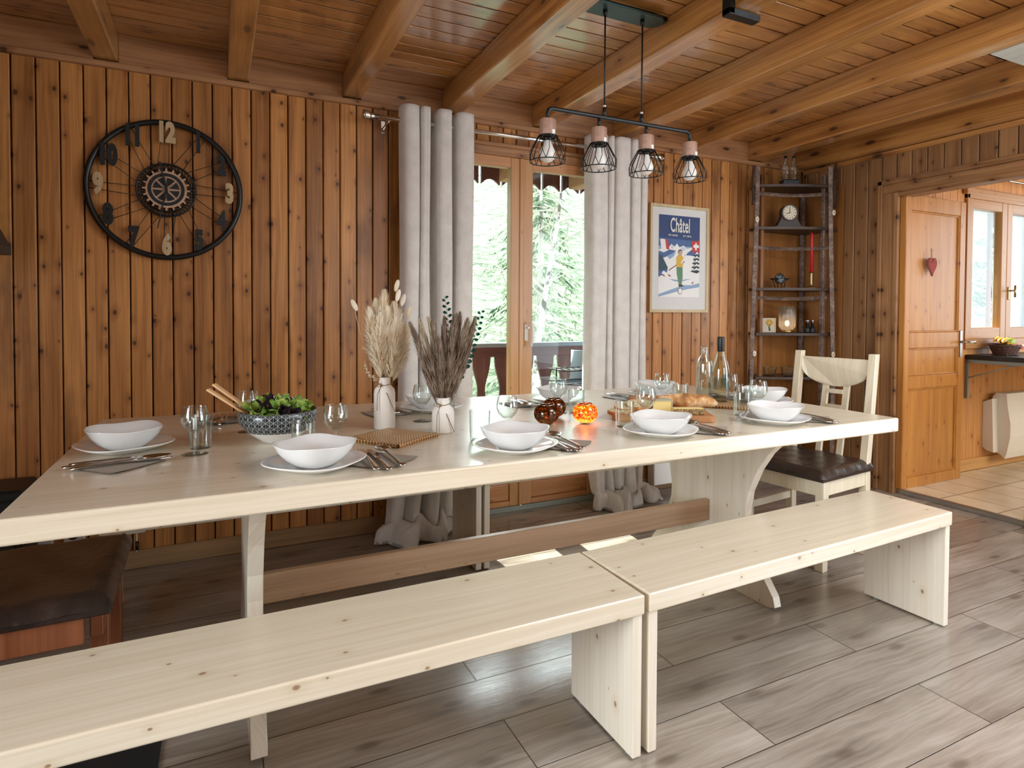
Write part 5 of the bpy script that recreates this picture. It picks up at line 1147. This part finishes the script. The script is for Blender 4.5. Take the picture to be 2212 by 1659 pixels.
for k, (p0, p1) in enumerate((((-.012, 2.075, .958), (.118, 2.02, .855)), ((-.028, 2.058, .945), (.105, 2.005, .85)))):
    a = Vector(p0); b = Vector(p1); d_ = (b-a).normalized(); u_ = d_.cross(Vector((0, 0, 1))).normalized(); n_ = u_.cross(d_)
    sv = thing('salad_server', ('upper' if k == 0 else 'lower')+' pale wooden salad server leaning in the salad bowl', 'salad server', tuple(b))
    vs = []; NN = 8
    for i in range(NN+1):
        t = i/NN; w_ = .0085+.0035*abs(t-.0)*0+(.003 if t < .1 else 0)*0+.0025*(1-t); q = a-b+(b-a)*t
        for su, sn in ((1, -1), (-1, -1), (-1, 1), (1, 1)): vs.append(q+u_*w_*su+n_*.0028*sn)
    MB().add(vs, [(i*4+j, i*4+(j+1) % 4, (i+1)*4+(j+1) % 4, (i+1)*4+j) for i in range(NN) for j in range(4)]+[(0, 1, 2, 3), (NN*4+3, NN*4+2, NN*4+1, NN*4)]).build('handle', M['utensil'], sv)
    MB().ball((0, 0, 0), .022, 14, 8, (1, .8, .25)).build('scoop', M['utensil'], sv)

# ---- woven trivets
def trivet(lab, loc, rz):
    t = thing('woven_trivet', lab, 'trivet', loc, rz, 'woven trivets')
    MB().box(-.098, .098, -.098, .098, 0, .012, .003).build('woven_mat', M['rattan'], t)
    mb = MB(); e = .099; mb.tube([(-e, -e, .006), (e, -e, .006), (e, e, .006), (-e, e, .006), (-e, -e, .006)], .007, 8, caps=False); mb.build('rolled_edge', M['rattan'], t); return t
trivet('square woven rattan trivet in front of the tall white vase', (.500, 1.895, TZ), .62)
trivet('square woven rattan trivet under the wine bottle', (2.000, 1.985, TZ), .75)

# ---- vases and dried flowers
def vase(lab, x, y, prof, knotz):
    v = thing('ceramic_vase', lab, 'vase', (x, y, TZ)); MB().lathe(prof, 48).build('body', M['vase'], v)
    r_ = .0215; mb = MB(); mb.tube([(r_*math.cos(2*PI*k/24), r_*math.sin(2*PI*k/24), knotz+.0015*math.sin(k)) for k in range(25)], .0016, 5, caps=False)
    a = -2.3; kx, ky = r_*math.cos(a), r_*math.sin(a)
    mb.tube([(kx, ky, knotz), (kx-.018, ky-.008, knotz+.012), (kx-.026, ky-.004, knotz+.002), (kx-.010, ky-.004, knotz-.006), (kx, ky, knotz)], .0013, 5)
    mb.tube([(kx, ky, knotz), (kx+.015, ky-.012, knotz-.020), (kx+.018, ky-.012, knotz-.045), (kx+.004, ky-.012, knotz-.028), (kx, ky, knotz)], .0013, 5)
    mb.tube([(kx, ky, knotz), (kx-.018, ky-.016, knotz-.03), (kx-.020, ky-.018, knotz-.085)], .0013, 5)
    mb.tube([(kx, ky, knotz), (kx+.014, ky-.022, knotz-.03), (kx+.040, ky-.022, knotz-.09)], .0013, 5); mb.build('twine_bow', M['twine'], v); return v
vase('tall white bottle vase tied with twine, holding cream pampas', .519, 2.086, [(0, 0), (.033, 0), (.0365, .004), (.0365, .120), (.034, .136), (.0215, .150), (.0195, .158), (.0200, .174), (.0225, .178), (.0195, .178), (.017, .170), (.017, .155), (0, .150)], .153)
vase('short white bottle vase tied with twine, holding brown grasses', .680, 1.935, [(0, 0), (.033, 0), (.0370, .005), (.0370, .066), (.034, .080), (.0215, .092), (.0195, .098), (.0200, .113), (.0225, .117), (.0195, .117), (.017, .110), (.017, .097), (0, .09)], .095)
def plume(base, tip, mat, w_, n, name, lab, cat, grp, seed, body=.62, stiff=.35):
    r = random.Random(seed); b = Vector(base); e = Vector(tip); ax = e-b; L = ax.length; d_ = ax.normalized(); u_ = d_.cross(Vector((0, 1, 0))).normalized(); v_ = d_.cross(u_)
    t = thing(name, lab, cat, tuple(b), 0, grp)
    bend = u_*r.uniform(-.012, .012)
    def P(q): return d_*L*q+bend*math.sin(PI*q)
    MB().tube([P(k/6) for k in range(7)], .0012, 5).build('stem', M['twine'], t)
    mb = MB()
    for i in range(n):
        q = 1-body+body*r.random()**.8; a = r.uniform(0, 2*PI); o_ = (u_*math.cos(a)+v_*math.sin(a)); wd = w_*(math.sin(PI*min(1, max(.05, (q-(1-body))/body))**.7)*.9+.15)
        p = P(q-.02); m_ = p+o_*wd*r.uniform(.4, 1)+d_*L*.05; z_ = m_+o_*wd*r.uniform(.1, .9)+d_*L*stiff*r.uniform(.10, .30)+u_*r.uniform(-.003, .003)
        if (z_-P(1.0)).dot(d_) > .02: z_ = P(1.0)+o_*.004+d_*r.uniform(0, .02)
        sd = d_.cross(o_)*r.uniform(.0010, .0026); k0 = len(mb.v)
        mb.v += [tuple(p-sd), tuple(p+sd), tuple(m_+sd), tuple(m_-sd), tuple(z_)]; mb.f += [(k0, k0+1, k0+2, k0+3), (k0+3, k0+2, k0+4)]; mb.mi += [0, 0]; mb.sm += [False]*2
    mb.build('plume', mat, t, recalc=False); return t
vb = (.519, 2.086, TZ+.165)
for i, (x, y, z, w_) in enumerate(((.465, 2.08, 1.185, .024), (.492, 2.10, 1.215, .024), (.520, 2.09, 1.245, .026), (.548, 2.08, 1.205, .025), (.575, 2.10, 1.175, .024), (.598, 2.09, 1.130, .024), (.500, 2.06, 1.165, .026), (.550, 2.06, 1.15, .026), (.525, 2.07, 1.19, .024))):
    plume((vb[0]+(x-vb[0])*.12, vb[1]+(y-vb[1])*.1, vb[2]-.06), (x, y, z), M['pampas'], w_*1.15, 1150, 'pampas_plume', 'cream pampas plume in the tall vase, '+['leftmost at the back', 'second from the left at the back', 'tallest one in the middle', 'just right of the tallest one', 'second from the right', 'rightmost and lowest', 'front left one', 'front right one', 'front middle one'][i], 'dried grass', 'cream pampas plumes', 40+i, .74)
for i, (x, y, z) in enumerate(((.415, 2.08, 1.205), (.566, 2.10, 1.275), (.583, 2.08, 1.225), (.606, 2.09, 1.18), (.560, 2.06, 1.24))):
    t = thing('bunny_tail_grass', ['lone bunny tail grass bending out to the left of the tall vase', 'highest bunny tail grass above the tall vase', 'bunny tail grass right of the highest one in the tall vase', 'lowest right bunny tail grass of the tall vase', 'bunny tail grass among the pampas tips'][i], 'dried grass', vb, 0, 'bunny tail grasses')
    e = Vector((x, y, z))-Vector(vb); MB().tube([e*k/6+Vector((-.02 if i == 0 else .004, 0, 0))*math.sin(PI*k/6) for k in range(7)], .0009, 4).build('stem', M['straw'], t)
    h_ = MB(); h_.ball((0, 0, 0), .0085, 10, 10, (1, 1, 2.6)); h_.xf(Matrix.Translation(e) @ Matrix.Rotation((-.45 if i == 0 else .25), 4, 'Y')); h_.build('seed_head', M['pampas'], t)
def sprig(base, tip, mat, lab, name, cat, grp, seed, leafn, lw, ll, st='straw', rnd=.5):
    r = random.Random(seed); b = Vector(base); e = Vector(tip)-b; L = e.length; d_ = e.normalized(); u_ = d_.cross(Vector((0, 1, 0))).normalized(); v_ = d_.cross(u_)
    t = thing(name, lab, cat, tuple(b), 0, grp); cur = u_*r.choice((-1, 1))*.02
    P = lambda q: d_*L*q+cur*math.sin(PI*q)
    MB().tube([P(k/10) for k in range(11)], [.0016*(1-k/16) for k in range(11)], 5).build('stem', M[st], t)
    mb = MB()
    for i in range(leafn):
        q = .22+.78*(i+.5)/leafn; a = (i % 2)*PI+r.uniform(-.6, .6)*rnd*2; o_ = u_*math.cos(a)+v_*math.sin(a)*.8; sz = ll*(1.25-.75*q); p = P(q)
        c_ = p+o_*sz*.55+d_*sz*.3; n1 = (o_*.8+d_*.5).normalized(); n2 = n1.cross(v_*.6+u_*.3+d_*r.uniform(-.5, .5)).normalized(); k0 = len(mb.v); M_ = 7
        for k in range(M_): th = 2*PI*k/M_; mb.v.append(tuple(c_+n1*math.cos(th)*sz*.5+n2*math.sin(th)*sz*.5*lw+v_*.003*math.cos(2*th)))
        mb.f.append(tuple(range(k0, k0+M_))); mb.mi.append(0); mb.sm.append(False)
    mb.build('leaves', mat, t, recalc=False)
for i, (x, y, z) in enumerate(((.438, 2.07, 1.06), (.446, 2.06, 1.01), (.462, 2.05, 1.09))):
    sprig((vb[0], vb[1], vb[2]), (x, y, z), M['pampas'], ['upper dried twig at the left of the tall vase', 'lower dried twig at the left of the tall vase', 'dried twig in front of the pampas'][i], 'dried_twig', 'dried twig', 'dried twigs in the tall vase', 70+i, 40, .35, .013, rnd=2)
sb_ = (.680, 1.935, TZ+.108)
for i, (x, y, z, w_) in enumerate(((.572, 1.95, 1.135, .010), (.640, 1.93, 1.14, .012), (.685, 1.94, 1.155, .012), (.725, 1.93, 1.165, .013), (.745, 1.95, 1.170, .012), (.765, 1.93, 1.150, .012), (.795, 1.94, 1.155, .011), (.615, 1.94, 1.10, .010), (.705, 1.92, 1.10, .012), (.66, 1.91, 1.08, .010))):
    plume((sb_[0]+(x-sb_[0])*.12, sb_[1], sb_[2]-.05), (x, y, z), M['reed'], w_*1.35, 900, 'reed_plume', 'taupe reed plume in the short vase, '+['leftmost and most slanted', 'second from the left', 'in the middle at the back', 'right of the middle', 'third from the right', 'second from the right', 'rightmost one', 'short one at the left', 'short one at the front right', 'shortest one at the front'][i], 'dried grass', 'taupe reed plumes', 90+i, .85, .5)
for i, (x, z) in enumerate(((.605, 1.145), (.63, 1.155), (.650, 1.13), (.772, 1.14))):
    plume((sb_[0], sb_[1]-.004, sb_[2]-.05), (x, 1.945, z), M['straw'], .009, 300, 'pale_grass', ['leftmost pale grass bundle in the short vase', 'second pale grass bundle in the short vase', 'middle pale grass bundle in the short vase', 'pale grass bundle at the right of the short vase'][i], 'dried grass', 'pale grasses', 120+i, .5, .6)
for i, (x, z, lab) in enumerate(((.822, 1.190, 'eucalyptus stem leaning right out of the short vase'), (.688, 1.235, 'eucalyptus stem standing up behind the brown grasses'), (.765, 1.06, 'lower eucalyptus stem at the right of the short vase'))):
    sprig(sb_, (x, 1.945, z), M['euca'], lab, 'eucalyptus_stem', 'eucalyptus', 'eucalyptus stems', 140+i, 26, .75, .024, 'euca')

# ---- candle holders
FL = MB().lathe([(0, 0), (.0036, .003), (.0042, .007), (.0022, .014), (0, .019)], 12)
for k, (x, y, mt, pw, lab) in enumerate(((1.066, 1.915, 'mosb', .09, 'dark mosaic glass tealight holder, nearest of the brown pair'), (1.166, 2.035, 'mosb', .12, 'dark mosaic glass tealight holder, rear one of the brown pair'), (1.205, 1.874, 'moso', .9, 'glowing orange mosaic glass tealight holder'))):
    h_ = thing('tealight_holder', lab, 'candle holder', (x, y, TZ), 0, 'mosaic tealight holders')
    pr = []
    for j in range(17): t = -1.12+2.05*j/16; pr.append((.0455*math.cos(t), .040+.040*math.sin(t)))
    pr = [(0, .0035)]+[(max(a, .001), max(b, .0035)) for a, b in pr]; pr += [(a-.0022, b) for a, b in reversed(pr[6:])]
    MB().lathe(pr, 48).build('glass_globe', M[mt], h_)
    MB().lathe([(.0275, .0715), (.029, .0725), (.0275, .0745), (.0262, .0725), (.0275, .0715)], 40).build('rim', M['steel'], h_)
    tc_ = thing('tealight', ['tealight in the nearest brown holder', 'tealight in the rear brown holder', 'tealight in the glowing orange holder'][k], 'candle', (x, y, TZ+.006), 0, 'tealights')
    MB().lathe([(0, 0), (.0165, 0), (.0168, .012), (0, .012)], 24).build('wax', M['wax'], tc_)
    o = MB(); o.v = list(FL.v); o.f = list(FL.f); o.mi = list(FL.mi); o.sm = list(FL.sm); o = o.build('flame', M['flame'], tc_); o.location = (0, 0, .014)
    lamp('tealight_flame_light', 'POINT', (x, y, TZ+.040), pw, (1, .45, .14), shadow_soft_size=.008)

# ---- bread board, bread, cheese
bd = thing('bread_board', 'thick rounded wooden board carrying bread and cheese', 'board', (1.530, 1.855, TZ), -.50)
BL, BW = .19, .095; pts = []
for sx_, sy_ in ((1, 1), (-1, 1), (-1, -1), (1, -1)):
    a0 = math.atan2(sy_, sx_)-PI/4; rr_ = .05 if sx_ < 0 else .022
    for k in range(7): a = a0+PI/2*k/6; pts.append((sx_*(BL-rr_)+rr_*math.cos(a), sy_*(BW-rr_)+rr_*math.sin(a)))
bevel(MB().prism(pts, 0, .024).build('board', M['brd'], bd), .004)
def brd(x, y): c_, s_ = math.cos(-.50), math.sin(-.50); return 1.530+x*c_-y*s_, 1.855+x*s_+y*c_
def bread_slice():
    pts = []
    for k in range(28):
        a = 2*PI*k/28; pts.append((.052*math.cos(a)*(1+.06*math.cos(3*a)), .036*math.sin(a)*(1-.08*math.sin(a))))
    return pts
for k, (x, y, dz, rx, rz, lab) in enumerate(((-.155, -.030, .000, .10, .3, 'lowest bread slice at the left end of the board'), (-.125, .000, .012, .22, .1, 'middle bread slice fanned over the lowest one'), (-.080, -.002, .024, .32, -.3, 'large top bread slice behind the tumbler'))):
    X, Y = brd(x, y); s = thing('bread_slice', lab, 'bread', (X, Y, TZ+.0245+dz+.004), rz, 'bread slices')
    s.rotation_euler = (rx, -.05, rz-.4)
    MB().prism([(a*.93, b*.91) for a, b in bread_slice()], -.0062, .0066).build('crumb', M['crumb'], s)
    ps = bread_slice(); n_ = len(ps); vs = [(a*f, b*f, z) for f, z in ((.93, -.006), (1, -.006), (1, .006), (.93, .006)) for a, b in ps]; MB().add(vs, [(r*n_+i, r*n_+(i+1) % n_, ((r+1) % 4)*n_+(i+1) % n_, ((r+1) % 4)*n_+i) for r in range(4) for i in range(n_)]).build('crust', M['crust'], s)
X, Y = brd(-.055, .062); lf = thing('country_loaf', 'brown end of a nutty country loaf on the board', 'bread', (X, Y, TZ+.024), -.3)
def lo(u, v): a = 2*PI*u; t = v; r_ = math.sqrt(max(0, 1-(t*2-1)**2)) if t > .0 else 0; return ((t-.5)*.13, .034*r_*math.cos(a), max(.0005, .030+.030*r_*math.sin(a)+.002*math.sin(a*5+t*20)))
mb = MB(); mb.grid(lo, 32, 18); mb.build('loaf', wood('nutty_bread_crust', 'X', lin('#a8734a'), lin('#7c4e2e'), lin('#5a2a12'), None, 0, .8, knots=1.5, kscale=(40, 40)), lf)
X, Y = brd(.055, .045); bg = thing('baguette', 'floury baguette lying behind the cheese', 'bread', (X+.085, Y+.020, TZ+.024), -.42)
def ba(u, v): a = 2*PI*u; t = v; r_ = (1-abs(t*2-1)**2.6)**.55 if 0 < t < 1 else 0; k = 1+.07*math.sin(t*16); return ((t-.5)*.27, .031*k*r_*math.cos(a), max(.0005, .029+.029*k*r_*math.sin(a))-.012*max(0, t-.82)/.18)
mb = MB(); mb.grid(ba, 32, 40); mb.build('crust', M['crust'], bg)
X, Y = brd(.005, .002); c1 = thing('cheese_wedge', 'tall yellow cheese wedge with grey bloom on top', 'cheese', (X, Y, TZ+.0245), -.15)
MB().prism([(-.045, -.020), (.028, -.030), (.028, .030)], 0, .044).build('paste', M['cheese'], c1); MB().prism([(-.046, -.021), (.029, -.032), (.029, .031)], .044, .050).box(.028, .033, -.032, .031, 0, .05, .001).build('rind', M['mould'], c1)
X, Y = brd(.095, -.045); c2 = thing('cheese_slab', 'long pale cheese slab with brown speckled rind', 'cheese', (X, Y, TZ+.0245), -.42)
MB().box(-.058, .058, -.018, .018, .003, .024, .002).build('paste', M['cheese'], c2); MB().box(-.058, .059, -.0235, -.018, 0, .022, .002).box(-.058, .059, -.018, .018, 0, .003, .001).build('rind', M['rind'], c2)

# ---- bottles
wb = thing('wine_bottle', 'clear bottle of white wine with a black capsule on the right trivet', 'bottle', (2.020, 2.035, TZ+.0125))
MB().lathe([(0, .012), (.030, .002), (.0385, .001), (.0395, .006), (.0395, .135), (.034, .165), (.020, .205), (.0150, .225), (.0145, .285), (.0125, .285), (.0130, .225), (.018, .204), (.032, .164), (.0372, .134), (.0372, .008), (.030, .006), (0, .016)], 40).build('glass', M['glassb'], wb)
MB().lathe([(0, .0165), (.029, .0068), (.0368, .0085), (.0368, .134), (.0316, .164), (.0176, .204), (.0128, .224), (0, .224)], 40).build('wine', M['wine'], wb)
MB().lathe([(.0152, .222), (.0158, .224), (.0158, .284), (.0150, .288), (0, .288)], 32).build('capsule', M['black'], wb)
MB().lathe([(.0396, .055), (.0396, .105)], 40).build('label_relief', glass('frosted_label_glass', (.85, .92, .78), .35), wb)
wtb = thing('water_bottle', 'clear square-shouldered water bottle behind the wine bottle', 'bottle', (2.085, 2.205, TZ))
MB().lathe([(0, 0), (.036, 0), (.0385, .004), (.0385, .165), (.033, .186), (.018, .206), (.0165, .24), (.0180, .250), (.0150, .250), (.0143, .206), (.030, .185), (.0360, .163), (.0360, .006), (0, .006)], 40, rf=lambda a: 1+.02*math.cos(6*a)).build('glass', M['glassb'], wtb)
MB().lathe([(0, .0065), (.0355, .0065), (.0355, .150), (0, .150)], 40, rf=lambda a: (1+.02*math.cos(6*a))*.995).build('water', M['water'], wtb)
#@@END
